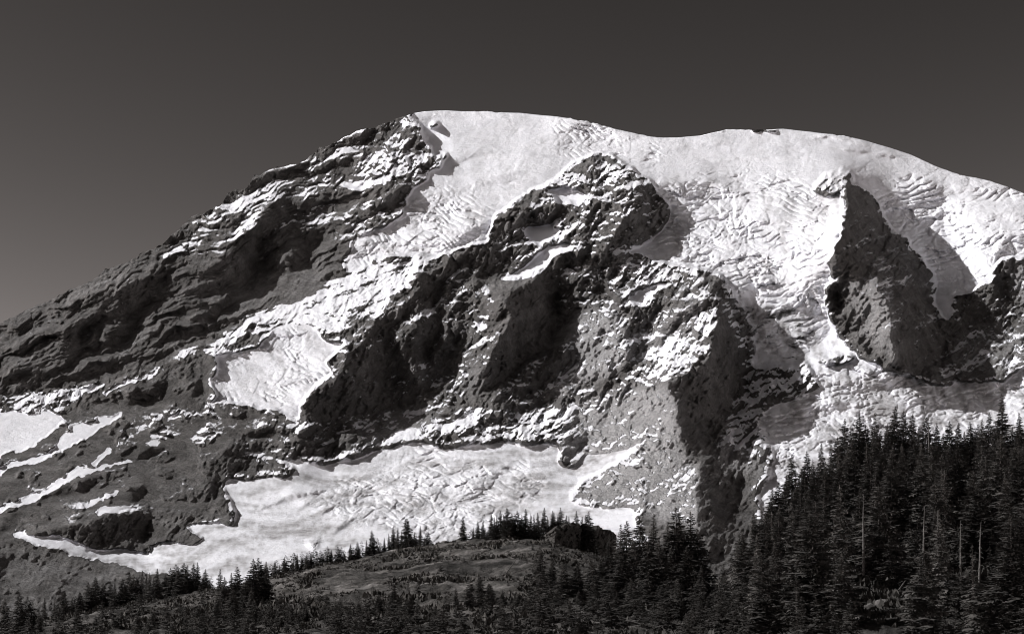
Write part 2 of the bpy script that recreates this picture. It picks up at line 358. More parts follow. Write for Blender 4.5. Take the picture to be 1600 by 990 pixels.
# facets: (outline, slope towards the right, slope downwards) - negative turns away from the sun
R_, C_ = -3.0, -3.0
FACET = [
    ([(791, 458), (830, 430), (870, 433), (873, 455), (870, 485), (885, 503), (858, 530), (842, 552), (812, 576), (767, 606), (752, 594), (767, 552), (782, 521), (794, 503)], -3.6, -1.6),
    ([(542, 536), (603, 545), (621, 570), (618, 612), (664, 624), (603, 636), (551, 651), (494, 651), (473, 633), (494, 609), (524, 597), (536, 570)], -2.8, -2.6),
    ([(645, 430), (700, 425), (680, 470), (670, 480), (650, 460)], -2.6, -2.2),
    ([(700, 400), (760, 395), (775, 420), (765, 440), (740, 430), (720, 440), (700, 460), (690, 430)], -2.6, -2.2),
    ([(690, 500), (720, 520), (730, 550), (715, 575), (690, 580), (670, 600), (640, 600), (620, 560), (650, 520)], -2.6, -2),
    ([(580, 500), (640, 480), (680, 500), (650, 520), (620, 545), (560, 535)], -2, -2.2),
    ([(740, 440), (762, 440), (768, 470), (750, 490), (742, 470)], -3, -1),
    ([(803, 330), (833, 324), (873, 324), (867, 342), (830, 354), (812, 360), (800, 354)], -1.6, -3),
    ([(733, 387), (765, 378), (790, 385), (800, 400), (770, 420), (745, 410)], -2.4, -2.2),
    ([(870, 393), (918, 390), (921, 415), (903, 420), (867, 418)], -1.5, -3),
    ([(958, 296), (1015, 287), (1039, 324), (1045, 348), (1021, 354), (1015, 378), (976, 387), (945, 393), (961, 369), (970, 342), (1003, 324)], -3, -1.8),
    ([(900, 440), (935, 425), (945, 450), (910, 462)], -1, -2.5),
    ([(930, 400), (960, 395), (985, 410), (950, 425)], -1, -2.5),
    ([(1100, 421), (1109, 439), (1130, 461), (1142, 482), (1155, 521), (1167, 552), (1170, 588), (1148, 588), (1160, 612), (1142, 621), (1158, 636), (1130, 642), (1106, 661), (1100, 688), (1070, 682), (1058, 664), (1058, 627), (1036, 594), (1082, 585), (1106, 564), (1112, 530), (1124, 503), (1124, 461)], -5, -1.6),
    ([(1036, 521), (1070, 482), (1100, 473), (1098, 488), (1050, 520)], -1.4, -2.6),
    ([(1066, 465), (1072, 448), (1078, 470), (1070, 485)], -3, -1),
    ([(976, 515), (1000, 518), (1009, 545), (1006, 558), (979, 561)], -3.5, -0.5),
    ([(970, 470), (1000, 490), (1022, 505), (1020, 520), (985, 505)], -2, -2),
    ([(809, 594), (867, 579), (864, 597), (812, 615)], -0.5, -3.2),
    ([(752, 661), (764, 648), (797, 652), (800, 661), (770, 670)], -1, -3.2),
    ([(848, 552), (903, 552), (903, 573), (873, 582), (836, 582)], -1.5, -2.6),
    ([(800, 640), (870, 600), (890, 610), (830, 640)], -0.5, -2.2),
    ([(1318, 263), (1339, 284), (1352, 305), (1376, 336), (1382, 366), (1412, 390), (1442, 412), (1458, 439), (1461, 461), (1467, 509), (1473, 533), (1467, 561), (1421, 579), (1400, 567), (1397, 536), (1388, 488), (1370, 455), (1361, 433), (1333, 430), (1315, 418), (1296, 406), (1303, 375), (1330, 342), (1327, 312)], -6.2, -1.2),
    ([(1291, 448), (1309, 464), (1312, 491), (1342, 500), (1345, 527), (1382, 564), (1345, 548), (1306, 515), (1297, 479)], -2.5, -2.5),
    ([(1330, 436), (1370, 433), (1385, 476), (1352, 506), (1339, 491), (1309, 482), (1309, 461)], 2.4, -0.4),
    ([(1391, 488), (1397, 561), (1379, 561), (1342, 527), (1352, 509)], 2.4, -0.4),
    ([(1555, 412), (1567, 415), (1567, 458), (1591, 488), (1600, 494), (1640, 521), (1542, 509), (1503, 530), (1467, 564), (1473, 500), (1488, 461), (1548, 445)], -3, -2.6),
    ([(1570, 412), (1640, 400), (1640, 500), (1594, 488), (1567, 455)], 2, -0.5),
    ([(421, 318), (445, 305), (452, 348), (494, 366), (497, 384), (464, 408), (452, 393), (421, 372), (400, 378), (403, 418), (379, 442), (364, 445), (279, 467), (333, 439), (348, 427), (288, 433), (333, 412), (364, 400), (395, 350)], -3, -2.2),
    ([(400, 384), (421, 375), (442, 390), (452, 418), (415, 424)], 2.2, -0.8),
    ([(152, 479), (194, 445), (267, 421), (252, 445), (242, 461), (212, 491), (152, 491)], -1.5, -3),
    ([(103, 503), (142, 488), (148, 494), (121, 527), (130, 545), (103, 561), (94, 545), (103, 521)], -2.4, -2.4),
    ([(182, 500), (212, 497), (218, 503), (182, 542), (167, 558), (164, 530)], -2.4, -2.4),
    ([(233, 509), (258, 500), (279, 518), (282, 524), (236, 530)], -2.4, -2.6),
    ([(321, 485), (364, 458), (370, 473), (327, 494), (315, 521), (294, 512), (303, 494)], -2.4, -2.4),
    ([(0, 612), (61, 588), (67, 600), (91, 597), (45, 612), (0, 627)], -0.5, -3.2),
    ([(0, 585), (45, 576), (76, 579), (106, 564), (130, 552), (106, 575), (45, 590), (0, 596)], -0.5, -3.2),
    ([(20, 545), (70, 520), (95, 518), (60, 540), (10, 560)], -0.5, -2.6),
    ([(100, 590), (170, 560), (175, 572), (120, 595)], -0.5, -3),
    ([(210, 560), (280, 535), (300, 530), (270, 550), (220, 570)], -0.5, -3),
    ([(61, 781), (103, 760), (164, 738), (170, 748), (109, 775)], -1.4, -3),
    ([(45, 832), (152, 811), (182, 802), (218, 805), (239, 820), (242, 835), (224, 838), (230, 866), (152, 860), (106, 845)], -4.2, -4.5),
    ([(200, 763), (227, 760), (230, 772), (212, 784)], -2.5, -2.5),
    ([(209, 723), (236, 699), (267, 699), (242, 714)], -1.5, -3),
    ([(327, 720), (364, 696), (373, 723), (364, 741), (327, 732)], -2.5, -2.2),
    ([(318, 754), (339, 751), (336, 769), (364, 796), (358, 805), (333, 778)], -3.2, -1.4),
    ([(239, 805), (312, 805), (303, 813), (242, 810)], 0, -3.2),
    ([(0, 812), (30, 800), (40, 815), (20, 828), (0, 830)], -1.5, -3),
    ([(370, 673), (452, 670), (467, 679), (391, 684)], 0, -3.4),
    ([(464, 670), (494, 661), (518, 697), (500, 715), (470, 710)], -2.8, -2),
    ([(550, 690), (600, 668), (620, 680), (570, 700)], -1.5, -1.5),
    ([(1091, 723), (1115, 717), (1130, 741), (1158, 745), (1158, 766), (1130, 775), (1142, 811), (1173, 817), (1167, 842), (1142, 860), (1097, 875), (1106, 851), (1088, 817), (1091, 775)], -4, -0.8),
    ([(1052, 711), (1076, 690), (1082, 705), (1060, 716)], -2, -2),
    ([(297, 618), (303, 594), (312, 594), (321, 618)], -2.6, -1.4),
    ([(197, 618), (212, 606), (264, 594), (252, 618), (206, 633)], -1.6, -2.6),
    ([(591, 324), (627, 293), (648, 290), (618, 321)], -2.4, -2.4),
    ([(639, 199), (661, 199), (673, 218), (658, 221)], -2.4, -2.2),
    ([(530, 224), (585, 199), (573, 227), (545, 230)], -0.5, -3),
    ([(476, 272), (512, 254), (561, 236), (548, 248), (488, 278)], -0.5, -3),
    ([(386, 293), (427, 268), (470, 262), (470, 275), (420, 285), (390, 300)], -0.5, -2.4),
    ([(455, 320), (520, 300), (590, 290), (580, 300), (520, 315), (460, 335)], -0.3, -2.6),
    ([(640, 372), (700, 377), (760, 347), (780, 340), (765, 378), (700, 400), (650, 400)], -0.8, -2.2),
    ([(560, 385), (600, 375), (600, 395), (560, 400)], -0.4, -1.6),
    ([(1030, 287), (1094, 281), (1158, 305), (1112, 312), (1088, 330), (1045, 336)], -1.5, -1.5),
    ([(1085, 430), (1125, 440), (1160, 470), (1180, 500), (1150, 490)], -1.6, -1.2),
    ([(1180, 480), (1230, 475), (1300, 480), (1305, 515), (1260, 555), (1200, 545)], -1.5, -1.4),
    ([(860, 690), (890, 680), (915, 690), (890, 720), (878, 716)], -1.5, -1),
    ([(-60, 870), (12, 875), (10, 905), (20, 925), (30, 935), (10, 945), (-60, 950)], -3, -1),
    ([(45, 925), (70, 905), (110, 902), (125, 915), (115, 940), (60, 945)], -2, -2),
    ([(880, 205), (930, 196), (990, 214), (960, 225), (900, 222)], -0.5, -0.8),
    ([(700, 240), (760, 232), (800, 236), (780, 246), (710, 256)], -0.3, -0.8),
    ([(1300, 208), (1360, 222), (1400, 236), (1350, 232), (1310, 226)], -0.2, -0.8),
    (WILSON, -0.9, -0.2),
    # steps, cliffs and crevasses of the ice
    ([(700, 256), (735, 243), (775, 235), (770, 242), (730, 252), (705, 262)], 0, -2.2),
    ([(630, 305), (660, 298), (720, 300), (700, 318), (640, 328)], -0.5, -1.3),
    ([(735, 285), (800, 272), (835, 270), (800, 284), (745, 296)], -0.4, -1.2),
    ([(560, 345), (620, 335), (680, 340), (660, 352), (580, 360)], -0.4, -1.4),
    ([(870, 205), (900, 192), (935, 197), (930, 215), (880, 225)], -0.8, -1.4),
    ([(935, 205), (1000, 215), (985, 222), (940, 216)], -0.4, -1.8),
    ([(1100, 281), (1130, 290), (1158, 306), (1140, 309), (1110, 300), (1090, 290)], -1, -2.6),
    ([(1040, 340), (1100, 330), (1160, 335), (1150, 345), (1080, 350)], -0.8, -1.8),
    ([(1070, 365), (1120, 360), (1130, 380), (1110, 395), (1085, 390)], -1, -1.4),
    ([(1125, 385), (1150, 378), (1175, 398), (1160, 406)], -2, -2),
    ([(1150, 420), (1200, 440), (1240, 462), (1225, 466), (1170, 442)], -1.6, -1.6),
    ([(1145, 440), (1170, 445), (1178, 490), (1155, 480)], -1.8, -1.8),
    ([(1222, 308), (1245, 312), (1252, 326), (1230, 322)], -1.5, -2),
    ([(1170, 345), (1260, 340), (1255, 350), (1180, 356)], -0.4, -1.4),
    ([(1200, 400), (1270, 395), (1280, 410), (1215, 415)], -0.8, -1.4),
    ([(1255, 430), (1290, 425), (1292, 460), (1265, 462)], -1, -1.4),
    ([(1260, 217), (1285, 212), (1330, 217), (1330, 222), (1290, 219)], 0, -2.6),
    ([(1300, 232), (1345, 233), (1400, 243), (1395, 248), (1340, 239)], 0, -2.4),
    ([(1100, 250), (1180, 246), (1250, 244), (1240, 250), (1120, 256)], 0, -1.3),
    ([(1060, 232), (1110, 226), (1150, 226), (1120, 232)], 0, -1.3),
    ([(1435, 285), (1475, 298), (1482, 316), (1455, 312)], -1.6, -1.8),
    ([(1478, 288), (1560, 297), (1556, 308), (1490, 302)], -0.6, -1.8),
    ([(1500, 330), (1600, 335), (1600, 345), (1520, 342)], -0.3, -1.3),
    ([(1550, 375), (1640, 370), (1640, 395), (1560, 400)], -0.6, -1.6),
    ([(394, 797), (467, 777), (468, 780), (396, 801)], 0, -4), ([(442, 778), (506, 762), (507, 765), (444, 782)], 0, -4),
    ([(467, 790), (494, 779), (495, 783), (468, 794)], 0, -4), ([(494, 804), (521, 793), (523, 797), (495, 808)], 0, -4),
    ([(515, 827), (535, 815), (554, 812), (547, 824), (530, 829)], -1, -4),
    ([(545, 752), (560, 747), (588, 756), (575, 766)], -0.6, -2.4),
    ([(660, 739), (682, 744), (703, 755), (700, 763), (668, 752)], -2, -2.6),
    ([(785, 771), (812, 774), (830, 790), (820, 794), (798, 784)], -1, -2.4),
    ([(700, 760), (770, 752), (790, 760), (720, 768)], -0.3, -1.8), ([(690, 778), (760, 770), (790, 778), (710, 788)], -0.3, -1.8),
    ([(610, 772), (685, 772), (692, 788), (650, 794), (615, 790)], -0.4, -1.8),
    ([(470, 724), (520, 721), (532, 735), (520, 741), (475, 738)], -0.4, -2.2),
    ([(600, 702), (680, 700), (730, 712), (690, 718), (610, 712)], -0.3, -1.2),
    ([(750, 730), (800, 722), (810, 735), (760, 744)], -0.8, -1.6),
    ([(335, 556), (430, 552), (520, 562), (515, 566), (430, 557), (336, 560)], 0, -1.6),
    ([(488, 590), (512, 578), (516, 588), (495, 604)], -1, -1.2),
    ([(1290, 600), (1360, 585), (1420, 600), (1350, 612)], -0.5, -1.5), ([(1430, 615), (1470, 610), (1490, 630), (1450, 645)], -1.4, -1.6),
    ([(1240, 640), (1320, 625), (1330, 640), (1260, 655)], -0.6, -1.4), ([(1510, 600), (1590, 598), (1580, 612), (1520, 615)], -0.4, -1.4),
    ([(760, 445), (800, 430), (850, 425), (830, 435), (795, 455), (775, 470)], 0.4, 2),
    ([(-60, 862), (60, 866), (150, 882), (220, 900), (150, 893), (60, 880), (-60, 876)], -0.4, -2.4),
    ([(60, 880), (130, 892), (180, 905), (120, 905), (70, 895)], 1.2, 1.2),
    ([(20, 846), (100, 858), (180, 874), (110, 868), (20, 853)], -0.6, -2),
    # sunlit facets
    ([(728, 403), (735, 410), (700, 445), (685, 480), (675, 475), (690, 445)], 3.2, 0.4),
    ([(735, 402), (748, 415), (757, 433), (750, 432)], 3, 0),
    ([(748, 448), (760, 460), (765, 475), (752, 492), (748, 480)], 3, 0),
    ([(686, 485), (698, 490), (702, 515), (690, 535), (675, 562), (666, 558), (675, 535), (688, 515)], 3.2, 0.2),
    ([(600, 520), (625, 500), (650, 490), (640, 510), (612, 540)], 2.5, 0.2),
    ([(868, 452), (882, 456), (886, 490), (870, 490)], 2.6, 0),
    ([(812, 572), (850, 546), (878, 508), (890, 510), (870, 545), (840, 570), (815, 585)], 2, 1.4),
    ([(625, 560), (640, 555), (650, 585), (630, 600)], 2.6, 0),
    ([(705, 560), (745, 500), (775, 470), (790, 465), (785, 520), (760, 560), (750, 595), (715, 600)], 1.6, -0.4),
    ([(960, 600), (1010, 560), (1060, 510), (1120, 470), (1115, 530), (1080, 580), (1040, 595)], 1.4, 0.3),
    ([(890, 720), (960, 650), (1050, 640), (1060, 700), (1088, 760), (1088, 820), (1000, 790), (910, 780)], 1.2, 0.3),
    ([(900, 500), (960, 485), (975, 510), (970, 555), (900, 600), (870, 610), (900, 560)], 1.5, -0.4),
    ([(1275, 300), (1290, 275), (1316, 264), (1320, 300), (1315, 350), (1290, 350)], 0.4, -0.4),
]
# broken ice: (outline, roughness)
SERAC = [
    ([(500, 140), (1700, 140), (1700, 480), (500, 480)], 0.13),
    ([(870, 190), (1000, 205), (1030, 240), (1010, 275), (940, 235), (870, 240)], 0.55),
    ([(1030, 290), (1160, 275), (1240, 270), (1320, 330), (1300, 480), (1180, 500), (1120, 440), (1000, 400), (1040, 350)], 0.95),
    ([(1130, 300), (1240, 300), (1290, 340), (1200, 350), (1150, 330)], 0.3),
    ([(540, 430), (560, 370), (640, 310), (720, 320), (790, 320), (770, 385), (700, 405), (600, 400)], 0.75),
    ([(640, 265), (760, 290), (740, 320), (620, 330)], 0.35),
    ([(470, 770), (560, 740), (800, 720), (880, 740), (800, 800), (700, 830), (560, 820)], 0.8),
    ([(560, 700), (680, 690), (800, 700), (700, 720), (560, 720)], 0.4),
    ([(620, 790), (760, 780), (800, 840), (640, 850)], 1.1),
    ([(1150, 560), (1640, 560), (1640, 760), (1180, 820), (1140, 640)], 0.95),
    ([(1180, 480), (1300, 480), (1300, 570), (1180, 590)], 0.5),
    ([(320, 505), (540, 505), (520, 660), (320, 660)], 0.34),
    ([(1380, 270), (1700, 300), (1700, 420), (1520, 440), (1480, 340)], 0.45),
    ([(1520, 370), (1700, 370), (1700, 420), (1540, 430)], 0.8),
    ([(1352, 300), (1480, 335), (1540, 440), (1490, 480), (1400, 370)], 0.9),
]

STEP = 1.6
gx = np.arange(-260, 1860 + STEP, STEP, dtype=np.float32)
gy = np.arange(150, 960 + STEP, STEP, dtype=np.float32)
PX, PY = np.meshgrid(gx, gy)
WX = PX + 6 * fbm(PX, PY, 42, 2, 0.5, 3) + 3.2 * fbm(PX, PY, 11, 2, 0.6, 5)
WY = PY + 5 * fbm(PX, PY, 40, 2, 0.5, 8) + 2.6 * fbm(PX, PY, 10, 2, 0.6, 9)

def inside(poly, X=None, Y=None):
    p = np.array(poly, np.float32)
    m = 14
    x0, x1 = p[:, 0].min() - m, p[:, 0].max() + m; y0, y1 = p[:, 1].min() - m, p[:, 1].max() + m
    i0, i1 = np.searchsorted(gx, [x0, x1]); j0, j1 = np.searchsorted(gy, [y0, y1])
    sl = (slice(max(j0, 0), j1), slice(max(i0, 0), i1))
    X = (WX if X is None else X)[sl]; Y = (WY if Y is None else Y)[sl]
    out = np.zeros(X.shape, bool)
    n = len(p)
    for a in range(n):
        xa, ya = p[a]; xb, yb = p[(a + 1) % n]
        if ya == yb: continue
        c = ((ya > Y) != (yb > Y)) & (X < (xb - xa) * (Y - ya) / (yb - ya) + xa)
        out ^= c
    return sl, out

def paint(items, base=0.0):
    a = np.full(PX.shape, base, np.float32)
    for poly, v in items:
        sl, m = inside(poly)
        a[sl][m] = v
    return a

BROKEN = [
    ([(880, 640), (930, 620), (1000, 600), (1055, 610), (1062, 700), (1095, 750), (1085, 820), (1000, 790), (900, 785), (930, 740), (880, 700)], 0.24),
    ([(300, 340), (400, 265), (640, 175), (700, 250), (640, 330), (540, 380), (440, 360), (330, 400), (230, 430), (200, 420)], 0.22),
    ([(0, 505), (230, 400), (330, 400), (420, 440), (380, 510), (200, 600), (0, 620)], 0.09),
    ([(770, 380), (880, 265), (1000, 270), (1050, 350), (1000, 400), (1060, 430), (980, 460), (860, 440), (760, 420)], 0.28),
    ([(560, 430), (700, 400), (760, 420), (800, 560), (700, 640), (520, 660), (520, 540)], 0.19),
    ([(860, 440), (1000, 450), (1100, 425), (1120, 480), (1000, 620), (900, 700), (760, 690), (700, 660), (900, 520)], 0.23),
    ([(1120, 460), (1180, 500), (1180, 720), (1120, 700), (1160, 560)], 0.3),
    ([(1330, 300), (1460, 440), (1480, 560), (1400, 580), (1300, 420)], 0.14),
    ([(1470, 460), (1640, 440), (1640, 575), (1470, 590)], 0.2),
    ([(100, 640), (330, 560), (330, 625), (470, 650), (380, 690), (300, 800), (0, 830), (0, 640)], 0.13),
    ([(470, 650), (680, 640), (720, 690), (600, 700), (480, 715), (380, 690)], 0.22),
]
cover = paint(BROKEN + SNOW)
_low = smooth(600, 680, PY) * smooth(330, 400, PX)
_thin = smooth(560, 600, PY) * (1 - smooth(300, 340, PX))
cover = (blur(cover, 2, 2) * (1 - _low) + blur(cover, 4, 2) * _low) * (1 - _thin) + blur(cover, 1, 1) * _thin
dirt = blur(paint(DIRT), 4, 2)
_fx, _fy2 = PX + 25 * fbm(PX, PY, 120, 2, 0.5, 121), PY + 18 * fbm(PX, PY, 110, 2, 0.5, 122)
flow_a = fbm(_fx * 0.16 - _fy2 * 0.10, _fy2 + 0.16 * _fx, 22, 4, 0.6, 123)          # bands of the valley glacier, running to the left
flow_b = fbm(_fx * 1.0 - _fy2 * 0.25, _fy2 * 0.30 + 0.1 * _fx, 26, 4, 0.6, 124)      # bands of the steep icefalls, running downhill
steep = smooth(0, 1, np.clip((690 - PY) / 60, 0, 1))
bands = flow_b * steep + flow_a * (1 - steep)
dirt = np.clip(dirt * (0.55 + 1.1 * bands + 0.5 * fbm(PX, PY, 9, 3, 0.6, 126)), 0, 1)
tone = blur(paint(TONE), 5, 2)
serac = blur(paint(SERAC), 6, 2)
serac = serac * (0.45 + 0.9 * smooth(-0.4, 0.45, fbm(PX, PY * 1.4, 70, 3, 0.55, 33)))
g_x = np.zeros_like(PX); g_y = np.zeros_like(PX)
for poly, a, b in FACET:
    sl, m = inside(poly)
    g_x[sl][m] = a; g_y[sl][m] = b
g_x = blur(g_x, 1); g_y = blur(g_y, 1)

# integrate the facet slopes into relief (screened Poisson, mirrored FFT)
def integrate(gxf, gyf, lam):
    h, w = gxf.shape
    GXm = np.block([[gxf, -gxf[:, ::-1]], [gxf[::-1], -gxf[::-1, ::-1]]])
    GYm = np.block([[gyf, gyf[:, ::-1]], [-gyf[::-1], -gyf[::-1, ::-1]]])
    kx = 2j * np.pi * np.fft.fftfreq(2 * w, STEP)[None, :]; ky = 2j * np.pi * np.fft.fftfreq(2 * h, STEP)[:, None]
    num = kx * np.fft.fft2(GXm) + ky * np.fft.fft2(GYm)
    den = kx * kx + ky * ky - lam
    return np.real(np.fft.ifft2(num / den))[:h, :w].astype(np.float32)
relief = integrate(g_x, g_y, 1 / 260.0 ** 2)

solid = smooth(0.6, 0.95, cover)                       # unbroken snow
rocky = 1 - solid
# hollows and bulges of the face: (outline, offset towards the viewer, softness)
for poly, d, n in [
        ([(1352, 300), (1420, 312), (1490, 335), (1520, 390), (1552, 436), (1490, 500), (1465, 470), (1440, 412), (1390, 362)], -75, 12),
        ([(1296, 300), (1318, 266), (1330, 300), (1335, 345), (1310, 380), (1290, 380)], 14, 7),
        ([(1165, 478), (1220, 470), (1300, 478), (1318, 530), (1345, 552), (1265, 566), (1200, 600), (1170, 590)], -30, 8),
        ([(1060, 480), (1100, 424), (1118, 450), (1122, 500), (1108, 560), (1050, 590), (1020, 560)], 28, 6),
        ([(880, 270), (935, 243), (975, 262), (1015, 290), (1035, 340), (960, 330), (900, 320)], 8, 7),
        ([(640, 185), (672, 220), (690, 262), (640, 300), (590, 320), (560, 260)], 14, 7),
        ([(385, 690), (440, 712), (470, 735), (400, 742), (360, 745)], -16, 4)]:
    sl, m = inside(poly)
    off = np.zeros_like(PX); off[sl][m] = d
    relief = relief + blur(off, n, 3)
# layered lava ledges of the left ridge, dipping to the left
leftness = (1 - smooth(470, 700, PX)) * (1 - smooth(575, 640, PY + (PX - 100) * 0.25))
q = PY + 0.40 * PX + 16 * fbm(PX, PY, 140, 3, 0.55, 21) + 5 * fbm(PX, PY, 26, 2, 0.5, 22)
_bx, _be = worley(PX + 0.4 * PY, PY * 0.9 - 0.36 * PX, 30, 45)
q = q + 6 * (_bx - 0.5)
def ledges(q, lam_, cliff=0.42):
    f = (q / lam_) % 1.0
    return np.where(f < 1 - cliff, f / (1 - cliff), (1 - f) / cliff) - 0.5
amp1 = 0.3 + 0.7 * smooth(-0.35, 0.35, fbm(PX, PY, 90, 2, 0.5, 25)); amp2 = smooth(-0.3, 0.4, fbm(PX, PY, 60, 2, 0.5, 27))
strata = 23 * amp1 * ledges(q, 38) + 12 * amp2 * ledges(q + 7, 17) + 5 * ledges(q * 1.03 + 3 * perlin(PX / 15, PY / 9, 28), 8.5)
q2 = PY + 0.25 * PX + 22 * fbm(PX, PY, 120, 3, 0.55, 31) + 6 * fbm(PX, PY, 24, 2, 0.5, 32)
q2 = q2 + 12 * (_bx - 0.5)
strata2 = 13 * amp2 * ledges(q2, 27) + 7 * amp1 * ledges(q2, 12.5)
scree = paint([([(100, 640), (200, 600), (330, 560), (330, 625), (470, 650), (460, 670), (360, 690), (300, 760), (330, 800), (220, 800), (100, 830), (-100, 860), (-100, 640)], 1.0),
               ([(900, 640), (1050, 640), (1060, 700), (1090, 760), (1090, 830), (1000, 800), (900, 785)], 0.6),
               ([(380, 450), (480, 420), (540, 430), (480, 470), (400, 490), (340, 500)], 0.8),
               ([(-100, 840), (240, 880), (300, 920), (-100, 960)], 0.75),
               ([(600, 640), (690, 640), (640, 690), (550, 690)], 0.7)])
scree = blur(scree, 6, 2)
knobs = smooth(0.22, 0.5, fbm(PX, PY * 1.3, 34, 3, 0.55, 47))
rough = rocky * (1 - scree * (0.9 - 0.42 * knobs))
warpx = PX + 10 * fbm(PX, PY, 50, 2, 0.5, 41); warpy = PY + 10 * fbm(PX, PY, 50, 2, 0.5, 44)
crags = fbm(warpx, warpy * 0.8, 92, 6, 0.56, 51, ridged=True)
wv, we = worley(warpx, warpy * 0.75 + 0.2 * warpx, 17, 3)
wv2, we2 = worley(warpx + 3 * perlin(PX / 7, PY / 7, 4), warpy, 7.5, 5)
sharp = fbm(warpx * 1.0 + 0.5 * warpy, warpy * 0.75 - 0.3 * warpx, 30, 4, 0.6, 57, ridged=True)
rock_h = 14.5 * crags + 6.0 * sharp + 6.0 * (wv - 0.5) + 3.8 * (wv2 - 0.5)
wv3, we3 = worley(PX + 2 * perlin(PX / 5, PY / 5, 14), PY * 1.1, 3.9, 25)
rock_h = rock_h + 3.8 * (wv3 - 0.5) - 2.5 * np.exp(-we * 14) - 1.6 * np.exp(-we2 * 10)
flutes = fbm(PX * 1.0 + 0.3 * PY, PY * 0.22, 16, 4, 0.55, 61, ridged=True)
ribs = fbm(PX + 0.55 * PY + 14 * perlin(PX / 60, PY / 60, 77), PY * 0.32, 44, 4, 0.55, 63, ridged=True)
gully = fbm(PX + 0.7 * PY + 8 * perlin(PX / 40, PY / 40, 79), PY * 0.3 - 0.1 * PX, 19, 3, 0.55, 67, ridged=True)
rock_h = rock_h + 4.5 * gully * (1 - leftness)
rock_h = rock_h + 8.0 * ribs * (1 - leftness) * smooth(430, 560, PX)
rock_h = rock_h + 3.6 * flutes * smooth(0.0, 1.0, np.abs(blur(g_x, 3)))
relief_all = relief + rough * (rock_h * (1 - 0.52 * leftness) + strata * leftness + strata2 * (1 - leftness) * 0.8)
relief_all = relief_all + rocky * scree * 1.5 * fbm(PX * 0.8 + PY, PY * 2 - PX * 0.7, 22, 4, 0.55, 66)
# ice: seracs, crevasses and soft swells
sv, se = worley(warpx, warpy * 1.5 + 0.15 * warpx, 13, 9)
sv2, se2 = worley(PX + 2 * perlin(PX / 9, PY / 9, 7), PY * 1.35, 6.0, 12)
crev = fbm(PX * 0.45 + 6 * perlin(PX / 60, PY / 60, 71), PY * 1.6 + 0.2 * PX, 17, 4, 0.6, 72, ridged=True)
def grooves(q_, lam_, w_):
    f_ = (q_ / lam_) % 1.0
    return np.exp(-((f_ - 0.5) / w_) ** 2)
cq = PY + 0.12 * PX + 0.02 * (PX - 1150) ** 2 / 40 * steep + 14 * fbm(PX, PY, 90, 3, 0.5, 151)
cmask = smooth(0.0, 0.35, fbm(PX * 0.5, PY * 1.3, 46, 3, 0.55, 152))
cmask2 = smooth(0.05, 0.4, fbm(PX * 0.5, PY * 1.3, 40, 3, 0.55, 155))
crevasses = -8.5 * grooves(cq, 11.0, 0.12) * cmask - 6.5 * grooves(cq * 1.0 - 0.5 * PX, 9.0, 0.13) * cmask2
zoned = smooth(0.12, 0.4, serac)
ice_h = zoned * crevasses + serac * (5.0 * (sv - 0.5) + 2.8 * (sv2 - 0.5) + 2.6 * crev - 2.0 * np.exp(-se * 9))
bv, be = worley(warpx + 0.3 * warpy, warpy * 1.7, 34, 15)
ice_h = ice_h + serac * (11 * (bv - 0.5) - 6 * np.exp(-be * 16) - 3 * np.exp(-se * 12))
ice_h = ice_h + 5.5 * fbm(PX * 0.6, PY * 1.5, 90, 3, 0.5, 81) + 0.5 * fbm(PX * 0.5, PY * 1.7, 16, 4, 0.6, 84) * smooth(-0.2, 0.5, fbm(PX, PY, 80, 2, 0.5, 88))
bench = PY * 1.0 - 0.12 * PX + 10 * fbm(PX, PY, 130, 3, 0.5, 112)
ice_h = ice_h + 5.0 * ledges(bench, 46, 0.22) * smooth(0.0, 0.4, fbm(PX, PY * 1.6, 75, 2, 0.5, 114))
relief_all = relief_all + solid * ice_h + 2.5 * blur(solid, 2)
# cover broken up by the ledges it lies on
lie = np.clip(np.gradient(relief_all, STEP, axis=0), -1.5, 1.5)
streak = fbm(PX * 0.5 - PY * 0.2, PY * 1.3 + PX * 0.5, 28, 6, 0.7, 91)
part = 4 * cover * (1 - cover)
dust = fbm(PX * 0.9 + PY * 0.3, PY * 1.7 + PX * 0.45, 9, 3, 0.7, 97)
snow_f = np.clip(cover + (part + 0.10) * (0.40 * streak + 0.32 * lie + 0.12 * dust), 0, 1)
tone = np.clip(tone + 0.16 * np.clip(lie, 0, 1.2) + 0.12 * streak, 0, 1)
snow_f = np.clip((snow_f - 0.5) * 1.5 + 0.5, 0, 1)

skx = np.array([p[0] for p in SKY], np.float32); sky_ = np.array([p[1] for p in SKY], np.float32)
NC, NR = 1450, 620
cx = np.linspace(-250, 1850, NC).astype(np.float32)
top = np.interp(cx, skx, sky_).astype(np.float32)
jag = 1 - smooth(560, 660, cx)
top = top + jag * (3.4 * fbm(cx, cx * 0, 22, 4, 0.6, 95)) + (1 - jag) * (0.9 * fbm(cx, cx * 0, 60, 2, 0.5, 96) + 1.6 * fbm(cx, cx * 0, 14, 3, 0.6, 99) * smooth(0.0, 0.5, fbm(cx, cx * 0 + 5, 80, 2, 0.5, 98)))
BOT = 955.0
t = np.linspace(0, 1, NR).astype(np.float32)[:, None]
MPX = np.repeat(cx[None, :], NR, 0)
MPY = BOT + (top[None, :] - BOT) * t

def sample(field, X, Y):
    u = np.clip((X - gx[0]) / STEP, 0, len(gx) - 1.001); v = np.clip((Y - gy[0]) / STEP, 0, len(gy) - 1.001)
    i = u.astype(np.int32); j = v.astype(np.int32); fu = u - i; fv = v - j
    return ((field[j, i] * (1 - fu) + field[j, i + 1] * fu) * (1 - fv) + (field[j + 1, i] * (1 - fu) + field[j + 1, i + 1] * fu) * fv)

